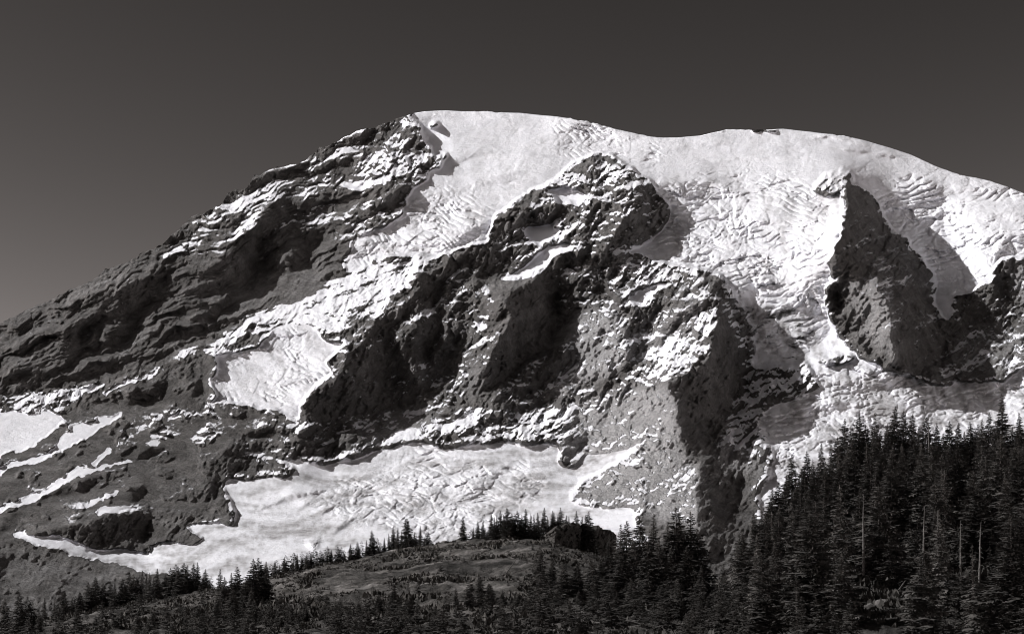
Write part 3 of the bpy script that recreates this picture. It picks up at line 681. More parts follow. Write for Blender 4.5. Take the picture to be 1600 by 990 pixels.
dep_y = np.array([955, 880, 800, 700, 600, 500, 400, 300, 200, 150], np.float32)[::-1]
dep_d = np.array([3500, 4100, 4850, 5600, 6150, 6700, 7300, 8000, 8900, 9400], np.float32)[::-1]
_fy = np.arange(60, 1060, 1.0); _fd = np.interp(_fy, dep_y, dep_d)
_fd[_fy < 150] -= (150 - 0) * 0; _k = np.hanning(91); _k /= _k.sum()
_fd = np.convolve(np.pad(_fd, 45, mode='edge'), _k, 'valid')
base_d = np.interp(MPY, _fy, _fd)
dist = base_d * (1 - sample(relief_all, MPX, MPY) / F_PX)
V = np.stack([(MPX - 800) / F_PX * dist, dist, (HOR - MPY) / F_PX * dist], -1)
# the far side of the mountain and the apron in front of it
back = []
crest = V[-1]
for k, (dy, dz) in enumerate([(60, -8), (160, -40), (400, -150), (900, -420), (2000, -1100), (4500, -2600)]):
    r = crest.copy(); r[:, 1] += dy; r[:, 0] *= 1 + 0.2 * dy / 9000; r[:, 2] = np.maximum(r[:, 2] + dz * (0.6 + 0.4 * crest[:, 2] / 3000), -230)
    back.append(r)
front = []
for dy, z in [(1350, -235), (1900, -150), (2600, -20)]:
    r = V[0].copy(); s_ = dy / r[:, 1]; r[:, 0] *= s_; r[:, 1] = dy; r[:, 2] = z
    front.append(r)
V = np.concatenate([np.array(front), V, np.array(back)], 0)
nf, nbk = len(front), len(back)
def ext(a):
    return np.concatenate([np.repeat(a[:1], nf, 0), a, np.repeat(a[-1:], nbk, 0)], 0)
A_snow, A_tone, A_dirt = (ext(sample(f, MPX, MPY)) for f in (snow_f, tone, dirt))
nr = V.shape[0]
idx = np.arange(nr * NC).reshape(nr, NC)
quads = np.stack([idx[:-1, :-1], idx[:-1, 1:], idx[1:, 1:], idx[1:, :-1]], -1).reshape(-1, 4)
# vertex normals of the whole surface, shared by the pieces cut from it
du = np.gradient(V, axis=1); dv = np.gradient(V, axis=0)
NRM = np.cross(du, dv); NRM /= np.linalg.norm(NRM, axis=-1, keepdims=True) + 1e-9

zone = np.zeros(PX.shape, np.int32)
NAMES = {0: ('mountain', 'broad dark rock volcano with lava ledges and cliffs under the ice'),
         1: ('summit_snowfield', 'smooth white snow cap over the rounded summit'),
         2: ('hanging_glacier', 'white hanging glacier with an ice cliff left of the central crags'),
         3: ('icefall', 'jumbled icefall of seracs between the central crags and the right rib'),
         4: ('snow_basin', 'snow basin right of the dark rib, partly in its shadow'),
         5: ('glacier', 'flat topped glacier apron left of the dark central wall'),
         6: ('glacier', 'long crevassed glacier at the foot of the mountain'),
         7: ('glacier', 'dirty broken glacier tongue behind the dense right forest'),
         8: ('snowfield', 'pale snowfield at the left edge below the ledges'),
         9: ('snowfield', 'narrow snow strip beneath the left edge snowfield'),
         10: ('snowfield', 'long thin diagonal snow streak low on the left scree')}
for poly, z in ((UPPER, 1), (WILSON, 5), (LOWER, 6), (EAST, 7), (LEFT_A, 8), (LEFT_B, 9), (LEFT_D, 10)):
    sl, m = inside(poly); zone[sl][m] = z
up = zone == 1
zone[up & (PX < 870) & (PY > 300)] = 2
zone[up & (PX > 985) & (PX < 1330) & (PY > 275)] = 3
zone[up & (PX >= 1330) & (PY > 290)] = 4
zi = np.clip(np.round((MPX - gx[0]) / STEP).astype(int), 0, len(gx) - 1); zj = np.clip(np.round((MPY - gy[0]) / STEP).astype(int), 0, len(gy) - 1)
ZV = ext(zone[zj, zi])
fz = ZV[:-1, :-1].reshape(-1)
Vf, Nf = V.reshape(-1, 3), NRM.reshape(-1, 3)
for z, (nm, lab) in NAMES.items():
    fs = quads[fz == z]
    used, inv = np.unique(fs, return_inverse=True)
    me = mesh_from(nm, Vf[used], inv.reshape(-1, 4))
    for an, arr in (('snow', A_snow), ('tone', A_tone), ('dirt', A_dirt)):
        at_ = me.attributes.new(an, 'FLOAT', 'POINT'); at_.data.foreach_set('value', arr.reshape(-1)[used].astype(np.float32))
    me.shade_smooth()
    me.normals_split_custom_set_from_vertices(Nf[used].tolist())
    o = link(nm, me, M_MOUNT)
    o['kind'] = 'structure'; o['label'] = lab

# ------------------------------------------------------------------ near hills
HILL = np.array([(-600, 985, 520), (0, 978, 560), (100, 966, 600), (200, 948, 660), (300, 931, 690), (400, 908, 700), (450, 895, 710), (500, 883, 720), (560, 873, 730),
                 (620, 863, 740), (700, 850, 740), (760, 846, 740), (820, 842, 740), (860, 842, 740), (900, 856, 730), (950, 872, 700), (1000, 888, 640), (1060, 902, 600), (1110, 907, 560),
                 (1150, 892, 540), (1200, 838, 530), (1250, 795, 530), (1300, 765, 530), (1400, 738, 530), (1500, 728, 530), (1600, 715, 530), (1750, 692, 530), (2300, 680, 530)], float)
Y0 = 225.0
def ground(x, y, detail=True):
    x = np.asarray(x, float); y = np.asarray(y, float)
    px = 800 + F_PX * x / np.maximum(y, 1)
    pc = np.interp(px, HILL[:, 0], HILL[:, 1]); yc = np.interp(px, HILL[:, 0], HILL[:, 2])
    zc = (HOR - pc) / F_PX * yc
    s = np.clip((y - Y0) / (yc - Y0), 0, 1)
    z = zc * (0.75 * s + 0.25 * s * s * (3 - 2 * s)) - 1.7 * (1 - s)
    over = np.maximum(y - yc, 0)
    z = z - over * 0.42 * (1 - np.exp(-over / 40.0))
    if detail:
        w = smooth(60, 260, y)
        z = z + w * 0.5 * fbm(x, y * 0.7, 4.5, 3, 0.6, 109) * (1 - 0.6 * smooth(-30, 0, y - yc))
        z = z + w * (2.2 * fbm(x, y, 70, 3, 0.5, 101) + 0.9 * fbm(x, y, 13, 4, 0.6, 105)) * (1 - 0.75 * smooth(-30, 0, y - yc))
    return np.maximum(z, -230)
hpx = np.concatenate([np.linspace(-6000, -760, 30), np.linspace(-700, -60, 40), np.linspace(-55, 1655, 560), np.linspace(1665, 2300, 40), np.linspace(2360, 8000, 30)])
hy = np.concatenate([np.linspace(3, 200, 24), np.linspace(204, 760, 190), np.linspace(766, 1500, 50)])
HX, HYY = np.meshgrid(hpx, hy)
hx = (HX - 800) / F_PX * HYY
hz = ground(hx, HYY)
hidx = np.arange(hx.size).reshape(hx.shape)
hq = np.stack([hidx[:-1, :-1], hidx[:-1, 1:], hidx[1:, 1:], hidx[1:, :-1]], -1).reshape(-1, 4)
me = mesh_from('hillside', np.stack([hx, HYY, hz], -1).reshape(-1, 3), hq)
me.shade_smooth()
o = link('hillside', me, M_HILL); o['kind'] = 'structure'; o['label'] = 'dark heath and grass hillside in front of the glacier'
G = 90000.0
me = mesh_from('ground', [(-G, -G, -240), (G, -G, -240), (G, G, -240), (-G, G, -240)], [(0, 1, 2, 3)])
o = link('ground', me, M_VALLEY); o['kind'] = 'structure'; o['label'] = 'valley ground stretching to the horizon'

def tag(o, label, cat, group=None):
    o['label'] = label; o['category'] = cat
    if group: o['group'] = group
    return o

# ------------------------------------------------------------------ conifers
def make_crown(h, radius, seed, start=0.06, droop=0.35, density=1.0, ragged=0.25, power=0.9):
    R = random.Random(seed)
    vs_, fs_ = [], []
    def tri(a, b, c):
        n = len(vs_); vs_.extend((a, b, c)); fs_.append((n, n + 1, n + 2))
    z = h * start
    while z < h * 0.985:
        tt = z / h
        rr = radius * ((1 - tt) ** power) * min(1, (tt - start) / 0.08 + 0.55) + 0.10
        nb = max(3, int(round((3.2 + 4.2 * (rr / radius)) * density)))
        a0 = R.random() * 6.28
        for k in range(nb):
            if R.random() < 0.6 * ragged: continue
            az = a0 + k * 6.283 / nb + R.uniform(-0.35, 0.35)
            L = rr * R.uniform(1 - 2 * ragged, 1 + ragged) * (1 + 0.55 * float(perlin(np.array([az * 0.9 + seed]), np.array([z * 0.42]), seed % 9)[0]))
            dr = droop * R.uniform(0.6, 1.4) * (1.25 - 0.9 * tt)
            ca, sa = math.cos(az), math.sin(az)
            zb = z + R.uniform(-0.15, 0.15)
            def pt(s, side=0.0, dz=0.0):
                return (ca * L * s - sa * side, sa * L * s + ca * side, zb - dr * L * s * (0.6 + 0.4 * s) + 0.18 * L * s * s * s + dz)
            w = 0.22 * L + 0.07
            tri(pt(0), pt(0.55, w, -0.05), pt(1.0)); tri(pt(0), pt(1.0), pt(0.55, -w, -0.05))
            m = 3 if L > 0.6 else 2
            for j in range(m):
                s = 0.25 + 0.65 * (j + R.random() * 0.7) / m
                ln = (0.26 + 0.30 * (1 - s)) * L + 0.16
                for sg in (-1, 1):
                    e = R.uniform(0.6, 1.2)
                    tri(pt(s - 0.10), pt(s + 0.12), pt(s + 0.22, sg * ln * e, -0.16 * ln - R.uniform(0, 0.25) * ln))
                tri(pt(s - 0.09, -0.05), pt(s + 0.09, 0.05), pt(s + R.uniform(-.05, .1), 0, -R.uniform(0.25, 0.5) * ln - 0.12))
        z += (0.26 + 0.016 * h * (0.35 + 0.65 * rr / radius)) * R.uniform(0.7, 1.2) / density ** 0.5 * 0.8
    # leader
    for k in range(4):
        az = k * 1.57
        tri((0, 0, h), (0.09 * math.cos(az), 0.09 * math.sin(az), h * 0.95), (0.09 * math.cos(az + 1.6), 0.09 * math.sin(az + 1.6), h * 0.95))
    return mesh_from('crown', vs_, fs_)

def tube(pts, radii, n=7):
    vs_, fs_ = [], []
    pts = [Vector(p) for p in pts]
    for i, p in enumerate(pts):
        d = (pts[min(i + 1, len(pts) - 1)] - pts[max(i - 1, 0)]).normalized()
        u = d.orthogonal().normalized(); v = d.cross(u)
        for k in range(n):
            a = 6.283 * k / n
            vs_.append(tuple(p + radii[i] * (math.cos(a) * u + math.sin(a) * v)))
    for i in range(len(pts) - 1):
        for k in range(n):
            fs_.append((i * n + k, i * n + (k + 1) % n, (i + 1) * n + (k + 1) % n, (i + 1) * n + k))
    return vs_, fs_

def make_trunk(h, r, seed):
    R = random.Random(seed)
    pts = [(0, 0, -0.6)] + [(R.uniform(-.06, .06), R.uniform(-.06, .06), h * f) for f in (0.1, 0.3, 0.5, 0.7, 0.85)] + [(0, 0, h * 0.985)]
    rad = [r * 1.25, r, r * .82, r * .6, r * .38, r * .2, 0.015]
    v, f = tube(pts, rad)
    return mesh_from('trunk', v, f)

TREES = []     # unit variants: (height, crown mesh, trunk mesh)
SPEC = [(18, 2.9, 0.04, 0.42, 1.35, 0.22, 0.85), (18, 2.6, 0.03, 0.5, 1.4, 0.2, 0.8), (18, 3.9, 0.05, 0.32, 1.35, 0.28, 0.75), (18, 3.4, 0.04, 0.4, 1.35, 0.25, 0.8),
        (18, 2.2, 0.03, 0.5, 1.35, 0.22, 0.85), (18, 4.4, 0.06, 0.28, 1.3, 0.3, 0.6), (18, 3.2, 0.18, 0.4, 1.15, 0.32, 0.7), (18, 2.5, 0.10, 0.45, 1.1, 0.32, 0.75)]
for i, (h, r, st, dr, de, ra, po) in enumerate(SPEC):
    cm = make_crown(h, r, 40 + i, st, dr, de, ra, po); cm.materials.append(M_NEEDLE)
    tm = make_trunk(h, 0.26, 80 + i); tm.materials.append(M_BARK)
    TREES.append((h, cm, tm))

RT = random.Random(5)
def tree(px, Y, h, variant, label, group, fat=1.0, sink=0.2):
    x = (px - 800) / F_PX * Y
    z = float(ground(np.array([x]), np.array([Y]))[0]) - sink
    H, cm, tm = TREES[variant]
    e = bpy.data.objects.new('conifer_tree', None); COL.objects.link(e)
    e.location = (x, Y, z)
    e.rotation_euler = (RT.uniform(-.035, .035), RT.uniform(-.035, .035), RT.uniform(0, 6.28))
    s = h / H
    e.scale = (s * fat, s * fat, s)
    c = bpy.data.objects.new('crown', cm); COL.objects.link(c); c.parent = e
    k = bpy.data.objects.new('trunk', tm); COL.objects.link(k); k.parent = e
    tag(e, label, 'tree', group)
    return e

def tree_top(px, Y, top_py, variant, label, group, fat=1.0):
    x = (px - 800) / F_PX * Y
    z = float(ground(np.array([x]), np.array([Y]))[0])
    h = (HOR - top_py) / F_PX * Y - z
    return tree(px, Y, max(h, 3.0), variant, label, group, fat)

def crest_y(px): return float(np.interp(px, HILL[:, 0], HILL[:, 2]))

ORD = 'first second third fourth fifth sixth seventh eighth ninth tenth eleventh twelfth thirteenth fourteenth fifteenth sixteenth seventeenth eighteenth nineteenth twentieth'.split()
ORD += ['twenty-' + w for w in ORD[:9]] + ['thirtieth'] + ['thirty-' + w for w in ORD[:9]] + ['fortieth'] + ['forty-' + w for w in ORD[:9]] + ['fiftieth']
def ordered(objs, text, px_of=lambda o: o.location.x / o.location.y):
    '''label a row by the count from its left end'''
    for k, o in enumerate(sorted(objs, key=px_of)): o['label'] = text % ORD[k]
SIZE = lambda o: o.scale.z * 18

# small spires along the crest of the meadow hill
G_R = 'small conifers along the crest of the meadow hill'
ROW = []
for px, tp, v in [(430, 875, 0), (437, 880, 4), (444, 869, 1), (458, 872, 4), (464, 863, 1), (471, 870, 4), (479, 866, 1), (486, 863, 4), (494, 868, 4), (500, 867, 1), (517, 857, 3), (530, 866, 1), (538, 860, 4),
                  (548, 848, 3), (559, 845, 0), (573, 842, 4), (590, 848, 4), (601, 838, 4), (608, 832, 4), (615, 820, 1), (621, 822, 4), (628, 828, 4), (648, 830, 4), (656, 820, 4), (663, 838, 4)]:
    ROW.append(tree_top(px, crest_y(px) - RT.uniform(2, 25), tp, v, 'small dark conifer on the hill crest left of the boulders, against the glacier', G_R, RT.uniform(1.25, 1.7)))
ordered(ROW, 'small dark conifer, %s from left in the crest row left of the boulders')
tree_top(582, 725, 826, 2, 'bushy broad conifer on the hill crest with spires either side', G_R, 1.2)
tree_top(636, 728, 808, 5, 'broadest and tallest conifer of the row left of the crest boulders', G_R, 1.15)
G_K = 'small conifers on the knoll beside the dark rock outcrop'
tree_top(724, 738, 805, 3, 'lone broad conifer between the crest boulders and the knoll row', G_K, 1.2)
ROW = []
for px, tp, v in [(747, 811, 4), (754, 811, 1), (740, 822, 4), (767, 802, 1), (773, 806, 4), (776, 802, 4), (782, 796, 1), (788, 802, 4), (794, 791, 3), (801, 800, 2), (809, 796, 2), (815, 803, 0), (821, 793, 1), (829, 800, 4), (835, 802, 4),
                  (841, 799, 1), (849, 791, 1), (856, 806, 4), (862, 796, 4), (865, 798, 1), (877, 791, 0), (884, 803, 4), (891, 805, 4), (901, 796, 1), (909, 805, 4), (916, 802, 4), (921, 797, 3), (872, 806, 4)]:
    ROW.append(tree_top(px, 738 - (6 if px > 850 else RT.uniform(0, 14)), tp, v, 'small slender conifer in the row on the knoll above the meadow', G_K, RT.uniform(1.3, 1.75)))
ordered(ROW, 'small slender conifer, %s from left in the knoll row above the meadow')

# left crest cluster
G_L = 'conifers along the lower left crest'
ROW = []
for px, tp, v in [(140, 910, 2), (150, 902, 3), (160, 912, 2), (172, 909, 1), (180, 912, 4), (192, 905, 2), (201, 896, 3), (208, 898, 2), (215, 903, 3), (222, 892, 4), (228, 900, 4), (233, 895, 4), (240, 903, 4), (246, 889, 1),
                  (258, 898, 3), (266, 888, 2), (274, 882, 2), (280, 890, 3), (287, 880, 2), (294, 884, 3), (301, 881, 3), (308, 879, 1), (320, 890, 1), (328, 905, 4), (100, 925, 2), (112, 935, 1), (85, 940, 4), (70, 935, 4), (125, 925, 3)]:
    ROW.append(tree_top(px, crest_y(px) - RT.uniform(4, 60), tp - 3, v, 'dark conifer in the row on the lower left crest below the moraine', G_L, RT.uniform(1.45, 1.95)))
ordered(ROW, 'dark conifer, %s from left in the lower left crest row below the moraine')

# nearer trees along the bottom edge
G_B = 'nearer conifers along the bottom edge'
ROW = []
for px, Y, tp, v in [(8, 400, 938, 2), (30, 380, 925, 3), (45, 390, 935, 2), (62, 370, 955, 0), (344, 430, 892, 1), (352, 420, 905, 3), (362, 430, 898, 1), (372, 425, 888, 2), (384, 410, 905, 2), (395, 430, 876, 3), (406, 435, 874, 2), (415, 440, 880, 1),
                     (340, 360, 935, 2), (365, 350, 925, 5), (395, 340, 920, 3), (425, 330, 958, 5), (455, 330, 950, 2), (480, 320, 962, 5), (505, 340, 945, 2), (545, 340, 952, 3), (560, 350, 940, 2), (590, 330, 935, 5), (615, 350, 915, 2), (640, 330, 935, 5), (652, 320, 955, 3), (312, 340, 950, 5), (290, 330, 965, 2), (440, 300, 965, 3), (520, 300, 962, 2), (575, 300, 958, 5), (605, 290, 955, 2), (630, 295, 962, 3), (215, 340, 962, 2), (240, 350, 958, 5), (190, 350, 955, 3), (150, 340, 965, 2), (120, 350, 955, 5)]:
    ROW.append(tree_top(px, Y, tp - 6, v, 'shadowy bushy conifer near the bottom edge left of the open meadow', G_B, RT.uniform(1.3, 1.7)))
ordered(ROW, 'shadowy bushy conifer at the bottom edge, %s from left before the open meadow')
ROW = []
for px, Y, tp, v in [(712, 330, 920, 1), (735, 330, 905, 2), (750, 340, 900, 3), (765, 350, 915, 5), (785, 345, 925, 2), (800, 330, 945, 3), (812, 320, 935, 5), (698, 310, 960, 4)]:
    ROW.append(tree_top(px, Y, tp - 6, v, 'dark conifer in the bottom clump between meadow and central trees', G_B, RT.uniform(1.3, 1.7)))
ordered(ROW, 'dark conifer, %s from left in the bottom clump between meadow and central stand')

# central stand below the spur
G_C = 'tall conifers of the central stand'
ROW = []
for px, Y, tp, v in [(846, 380, 850, 0), (862, 390, 870, 3), (880, 370, 875, 2), (900, 380, 880, 5), (925, 390, 868, 2), (940, 400, 862, 3), (955, 400, 835, 0), (840, 340, 905, 3), (870, 330, 920, 5), (905, 330, 930, 2), (930, 340, 905, 3), (890, 310, 950, 2), (850, 300, 960, 3),
                     (966, 410, 816, 0), (979, 415, 811, 3), (1001, 410, 805, 3), (1019, 415, 799, 0), (1041, 410, 816, 1), (990, 400, 840, 2), (1010, 390, 845, 3), (1030, 400, 838, 2), (1057, 405, 788, 2), (1066, 410, 806, 3), (1080, 410, 794, 6), (1091, 405, 822, 2), (1048, 390, 850, 3), (1075, 385, 850, 2), (970, 380, 865, 5),
                     (960, 340, 905, 2), (985, 350, 900, 3), (1015, 345, 890, 2), (1040, 350, 905, 5), (1060, 340, 900, 3), (1085, 340, 915, 2), (1096, 380, 880, 1), (975, 300, 950, 2), (1005, 310, 940, 3), (1035, 300, 955, 2), (1065, 310, 940, 5), (1100, 320, 920, 3), (1118, 380, 900, 1), (1130, 370, 878, 1), (1150, 385, 862, 4), (1158, 370, 872, 3), (1140, 340, 905, 2), (1120, 310, 945, 2), (1165, 340, 900, 3)]:
    ROW.append(tree_top(px, Y, tp, v, 'tall dark conifer in the central stand right of the dark outcrop', G_C, RT.uniform(1.2, 1.6)))
ordered([o for o in ROW if o.location.y > 375], 'tall conifer, %s from left in the rear row of the central stand')
ordered([o for o in ROW if o.location.y <= 375], 'bushy conifer, %s from left in the front row of the central stand')

# right forest: skyline trees, then the slope below them
G_F = 'dense forest on the right slope'
tree_top(1567, 500, 612, 0, 'tallest conifer of the right forest, rising highest near the right edge', G_F, 1.25)
tree_top(1238, 500, 708, 3, 'dense pointed conifer standing out at the left edge of the right forest', G_F, 1.15)
SIL = [(1180, 795, 1), (1192, 790, 4), (1205, 760, 3), (1215, 750, 2), (1226, 740, 0), (1252, 730, 2), (1262, 702, 3), (1272, 715, 0), (1282, 690, 1), (1297, 685, 4), (1307, 680, 2), (1318, 651, 3), (1330, 665, 2), (1345, 642, 3), (1354, 660, 2), (1364, 642, 0), (1378, 670, 2), (1388, 660, 3),
       (1397, 633, 3), (1412, 639, 2), (1424, 645, 2), (1434, 665, 3), (1444, 648, 2), (1461, 660, 3), (1472, 675, 2), (1485, 655, 2), (1495, 658, 3), (1506, 672, 3), (1517, 657, 3), (1526, 660, 2), (1534, 651, 0), (1543, 642, 3), (1555, 655, 2), (1581, 665, 3), (1594, 642, 0), (1606, 650, 3), (1622, 640, 2), (1645, 645, 3)]
ROW = []
for px, tp, v in SIL:
    ROW.append(tree_top(px, 505 + RT.uniform(-22, 14), tp, v, 'dark conifer on the upper edge of the right forest, top against the glacier', G_F, RT.uniform(1.0, 1.35)))
ordered(ROW, 'dark conifer, %s from left along the upper edge of the right forest')
silx = [s[0] for s in SIL]; sily = [s[1] for s in SIL]
placed = []
INNER = []
n_in = 0
for attempt in range(6000):
    if n_in >= 100: break
    Y = RT.uniform(236, 490); px = RT.uniform(1150, 1640)
    x = (px - 800) / F_PX * Y
    z = float(ground(np.array([x]), np.array([Y]))[0])
    h = RT.uniform(13, 21) * (0.8 + 0.2 * Y / 490)
    tp = HOR - (z + h) / Y * F_PX
    if tp < np.interp(px, silx, sily) + 14: continue
    if tp > 985: continue
    if 1345 < px < 1440 and Y < 300: continue                     # the gap at the bottom with the bare rocks
    if any((x - a) ** 2 + (Y - b) ** 2 < 7.6 ** 2 for a, b in placed): continue
    placed.append((x, Y)); n_in += 1
    v = RT.choice([0, 1, 2, 3, 2, 3, 6, 7, 5, 5])
    INNER.append(tree(px, Y, h, v, 'dark conifer deep within the dense forest on the right slope', G_F, RT.uniform(1.0, 1.6)))

INNER.sort(key=lambda o: -o.location.y)
for k, nm_ in enumerate(('topmost', 'second', 'third', 'fourth', 'lowest')):
    ordered(INNER[k * 20:(k + 1) * 20], 'dark conifer inside the right forest, %s from left in its ' + nm_ + ' tier')

# dead standing trunks
def snag(px, Y, base_up, h, label, lean=0.0, seed=1):
    R = random.Random(seed)
    x = (px - 800) / F_PX * Y
    z = float(ground(np.array([x]), np.array([Y]))[0]) + base_up
    e = bpy.data.objects.new('dead_tree', None); COL.objects.link(e); e.location = (x, Y, z); e.rotation_euler = (0, lean, 0)
    v, f = tube([(0, 0, -0.5), (0.03, 0.02, h * .3), (-0.04, 0, h * .65), (0.02, 0, h)], [0.24, 0.2, 0.13, 0.03])
    link('trunk', mesh_from('trunk', v, f), M_SNAG, e)
    for k in range(16):
        zz = h * R.uniform(0.2, 0.97); L = 1.5 * (1.1 - zz / h) + 0.25; a = R.uniform(0, 6.28)
        v, f = tube([(0, 0, zz), (math.cos(a) * L * .6, math.sin(a) * L * .6, zz - .1 * L), (math.cos(a) * L, math.sin(a) * L, zz - .35 * L)], [0.05, 0.035, 0.012], 4)
        link('branch', mesh_from('branch', v, f), M_SNAG, e)
    tag(e, label, 'dead tree', 'bleached dead trunks in the right forest')
    return e
snag(1451, 478, 4, 16, 'bleached bare trunk rising among the skyline trees of the right forest', 0, 1)
snag(1349, 300, 4, 15, 'pale dead trunk with short bare twigs left of centre in the right forest', 0, 2)
snag(1442, 285, 2, 14, 'pale dead trunk left of the longest bleached trunk, low in the right forest', 0.02, 3)
snag(1466, 280, 1, 15, 'longest bleached dead trunk low in the right forest', -0.01, 4)
snag(1501, 282, 0, 14, 'slim pale dead trunk right of the longest bleached trunk', 0.0, 5)
snag(1530, 290, 2, 11, 'rightmost pale dead trunk, low in the right forest', 0.03, 6)

# ------------------------------------------------------------------ boulders, outcrop, logs
def boulder_mesh(seed, sx, sy, sz, n=3):
    import bmesh
    bm = bmesh.new(); bmesh.ops.create_icosphere(bm, subdivisions=n, radius=1)
    R = np.random.RandomState(seed)
    planes = [(Vector(R.randn(3)).normalized(), R.uniform(0.55, 0.9)) for _ in range(14)]
    for v in bm.verts:
        for nrm, d in planes:
            k = v.co.dot(nrm)
            if k > d: v.co -= nrm * (k - d)
        v.co *= 1 + 0.05 * float(perlin(np.array([v.co.x * 3]), np.array([v.co.y * 3 + v.co.z * 2.3]), seed % 7)[0])
        v.co.x *= sx; v.co.y *= sy; v.co.z *= sz
    me = bpy.data.meshes.new('boulder'); bm.to_mesh(me); bm.free()
    return me
def boulder(px, Y, s, label, seed, group='boulders along the hill crest'):
    x = (px - 800) / F_PX * Y
    z = float(ground(np.array([x]), np.array([Y]))[0])
    R = random.Random(seed)
    o = link('boulder', boulder_mesh(seed, s * R.uniform(.8, 1.4), s, s * R.uniform(.55, .85)), M_BOULDER)
    o.location = (x, Y, z + s * 0.15); o.rotation_euler = (0, 0, R.uniform(0, 6.28))
    tag(o, label, 'boulder', group)
    return o
BL = []
for i, (px, s) in enumerate([(668, 1.6), (676, 2.2), (685, 1.4), (693, 2.4), (700, 1.8), (709, 1.3), (716, 2.6), (723, 1.6), (731, 1.5), (640, 1.2), (625, 1.5), (655, 1.1), (760, 1.4), (774, 1.8)]):
    BL.append(boulder(px, 728 + (i % 3) * 4, s, 'grey boulder', 200 + i))
ordered(BL, 'grey boulder, %s from left on the hill crest below the small conifers')
RB = random.Random(9)
BL = []
for i in range(26):
    px, Y = RB.uniform(600, 860), RB.uniform(380, 715)
    BL.append(boulder(px, Y, RB.uniform(0.35, 1.0), 'small grey boulder', 300 + i, 'boulders in the meadow'))
ordered(BL, 'small grey boulder, %s from left among those in the open meadow')

def outcrop():
    # knob of rock at the end of the knoll: narrow sunlit left face, broad face turned away from the sun
    ring = [(853, 716), (859, 704), (867, 699), (890, 716), (915, 735), (938, 752), (957, 768), (964, 785), (940, 800), (860, 800)]
    tops = [830, 824, 820, 817, 821, 825, 829, 838, 822, 815]
    bots = [872, 872, 874, 876, 880, 884, 892, 898, 890, 880]
    m, nz = 12, 26
    n = len(ring); rows = []
    for k in range(nz + 1):
        f = k / nz
        inset = 0.14 * max(0.0, (f - 0.86) / 0.14) ** 2
        loop = []
        for i in range(n):
            i2 = (i + 1) % n
            for j in range(m):
                g = j / m
                px = ring[i][0] * (1 - g) + ring[i2][0] * g; yy = ring[i][1] * (1 - g) + ring[i2][1] * g
                tp = tops[i] * (1 - g) + tops[i2] * g; bt = bots[i] * (1 - g) + bots[i2] * g
                px += (905 - px) * inset; yy += (755 - yy) * inset
                py = bt * (1 - f) + tp * f
                x, z = (px - 800) / F_PX * yy, (HOR - py) / F_PX * yy
                u, v = x * 0.9 + yy * 0.8, z
                d = float(fbm(np.array([u]), np.array([v * 1.6]), 9.0, 5, 0.62, 5)[0]); e = float(fbm(np.array([u + 40]), np.array([v * 1.8]), 6.0, 5, 0.62, 6)[0])
                loop.append((x + d * 1.5 * (0.25 + f), yy + e * 2.2, z + 1.3 * d * f * f + 0.5 * e))
        rows.append(loop)
    V_ = [p for r in rows for p in r]
    N = n * m
    V_.append(tuple(np.mean(rows[-1], 0) + np.array([0, 0, 0.3])))
    q_ = [(k * N + i, k * N + (i + 1) % N, (k + 1) * N + (i + 1) % N, (k + 1) * N + i) for k in range(nz) for i in range(N)]
    me = bpy.data.meshes.new('rock_outcrop')
    me.from_pydata(V_, [], q_ + [(nz * N + i, nz * N + (i + 1) % N, len(V_) - 1) for i in range(N)])
    o = link('rock_outcrop', me, M_OUTCROP)
    tag(o, 'dark rock outcrop with a shaded right face at the end of the knoll', 'rock')
outcrop()

def log(p0, p1, r, label):
    def P(px, Y, up):
        x = (px - 800) / F_PX * Y
        return Vector((x, Y, float(ground(np.array([x]), np.array([Y]))[0]) + up))
    a, b = P(*p0), P(*p1)
    v, f = tube([(0, 0, 0), tuple((b - a) * .5 + Vector((0, 0, .08))), tuple(b - a)], [r, r * .8, r * .35], 8)
    o = link('fallen_log', mesh_from('fallen_log', v, f), M_SNAG); o.location = a
    tag(o, label, 'log')
log((787, 470, 0.1), (808, 478, 3.2), 0.2, 'pale dead log leaning up from the meadow above the bottom clump')
log((1404, 292, 0.3), (1420, 300, 1.9), 0.16, 'thin pale log lying by the bare rocks at the bottom edge')
BL = []
for i, (px, Y, s) in enumerate([(1360, 272, 1.3), (1378, 276, 1.7), (1392, 280, 1.5), (1405, 276, 1.2), (1416, 280, 1.6), (1345, 268, 1.0), (1385, 266, 1.4), (1400, 264, 1.1), (1425, 270, 1.0)]):
    BL.append(boulder(px, Y, s, 'pale flat rock', 400 + i, 'bare rocks at the foot of the right forest'))
ordered(BL, 'pale flat rock, %s from left in the gap at the foot of the right forest')

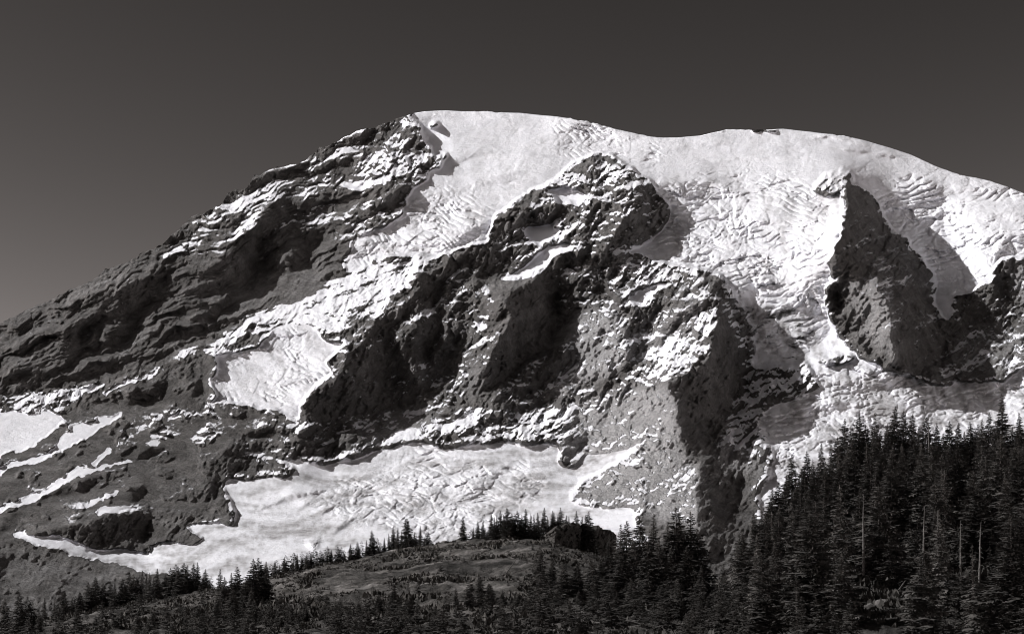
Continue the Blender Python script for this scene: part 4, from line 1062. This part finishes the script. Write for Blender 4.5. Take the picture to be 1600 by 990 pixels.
# ------------------------------------------------------------------ heath and shrubs on the hill (uncountable)
def heath():
    R = np.random.RandomState(17)
    n = 70000
    px = R.uniform(-60, 1660, n); Y = R.uniform(245, 745, n)
    x = (px - 800) / F_PX * Y
    yc = np.interp(px, HILL[:, 0], HILL[:, 2])
    patch = fbm(x, Y * 0.45, 34, 4, 0.6, 131)
    keep = (patch > 0.02 + R.uniform(-0.12, 0.12, n)) & (Y < yc)
    x, Y = x[keep], Y[keep]; n = len(x)
    z = ground(x, Y)
    s = R.uniform(0.25, 0.8, n) * (1 + 1.3 * (fbm(x, Y * 0.5, 17, 3, 0.6, 141) > 0.25))
    vs_, fs_ = [], []
    for k in range(5):
        a = R.uniform(0, 6.28, n); w = s * R.uniform(.35, .7, n); hh = s * R.uniform(.5, 1.1, n)
        ox = R.uniform(-.5, .5, n) * s; oy = R.uniform(-.5, .5, n) * s
        p0 = np.stack([x + ox - w * np.cos(a), Y + oy - w * np.sin(a), z - 0.1], -1)
        p1 = np.stack([x + ox + w * np.cos(a), Y + oy + w * np.sin(a), z - 0.1], -1)
        p2 = np.stack([x + ox + R.uniform(-.4, .4, n) * s, Y + oy + R.uniform(-.4, .4, n) * s, z + hh], -1)
        b = len(vs_) * 3
        vs_.append(np.stack([p0, p1, p2], 1).reshape(-1, 3))
    V_ = np.concatenate(vs_); F_ = np.arange(len(V_)).reshape(-1, 3)
    o = link('heath_shrubs', mesh_from('heath_shrubs', V_, F_), M_SHRUB)
    o['kind'] = 'stuff'; tag(o, 'low dark heath and shrubs covering the hillside', 'shrubs')
heath()

# the many smaller trees and saplings between the ones above, past counting
def undergrowth():
    R = random.Random(23)
    protos = []
    for i in range(5):
        m_ = make_crown(9.0, 2.3 + 0.3 * i, 700 + i, 0.02, 0.4, 0.5, 0.2, 0.75)
        co = np.empty(len(m_.vertices) * 3, np.float32); m_.vertices.foreach_get('co', co); protos.append(co.reshape(-1, 3)); bpy.data.meshes.remove(m_)
    spots = []
    def add(n, x0, x1, y0, y1, h0, h1, near_crest=False):
        k = 0; tries = 0
        while k < n and tries < n * 20:
            tries += 1
            px = R.uniform(x0, x1); Y = (crest_y(px) - R.uniform(0, 18)) if near_crest else R.uniform(y0, y1)
            if 1345 < px < 1440 and Y < 296 and not near_crest: continue
            spots.append((px, Y, R.uniform(h0, h1))); k += 1
    add(70, 1140, 1660, 228, 300, 3, 9)
    add(130, 1170, 1660, 290, 500, 4, 10)
    add(60, 830, 1180, 228, 300, 3, 8)
    add(75, 830, 1170, 290, 420, 3, 8)
    add(110, -40, 700, 228, 300, 3, 7)
    add(80, 280, 660, 300, 390, 2, 5.5)
    add(55, -40, 330, 320, 600, 2.5, 7)
    add(26, 690, 830, 235, 330, 2.5, 6)
    add(75, 735, 935, 0, 0, 2.0, 7.0, True)
    add(85, 400, 670, 0, 0, 2.5, 9.0, True)
    add(110, 1660, 2250, 300, 515, 8, 20)
    add(30, -420, -40, 330, 540, 4, 12)
    add(60, 60, 330, 0, 0, 3.0, 9.0, True)
    add(130, 380, 870, 300, 715, 0.9, 2.4)
    allv = []
    for px, Y, h in spots:
        x = (px - 800) / F_PX * Y; z = float(ground(np.array([x]), np.array([Y]))[0]) - 0.15
        a = R.uniform(0, 6.28); c_, s_ = math.cos(a), math.sin(a); k = h / 9.0; f = R.uniform(1.0, 1.5)
        p = protos[R.randrange(5)]
        allv.append(np.stack([(p[:, 0] * c_ - p[:, 1] * s_) * k * f + x, (p[:, 0] * s_ + p[:, 1] * c_) * k * f + Y, p[:, 2] * k + z], -1))
    V_ = np.concatenate(allv); F_ = np.arange(len(V_)).reshape(-1, 3)
    print('undergrowth tris', len(F_), 'trees', len(spots))
    o = link('young_conifers', mesh_from('young_conifers', V_, F_), M_NEEDLE)
    o['kind'] = 'stuff'; tag(o, 'mass of young conifers and saplings filling the gaps between the trees', 'trees')
undergrowth()
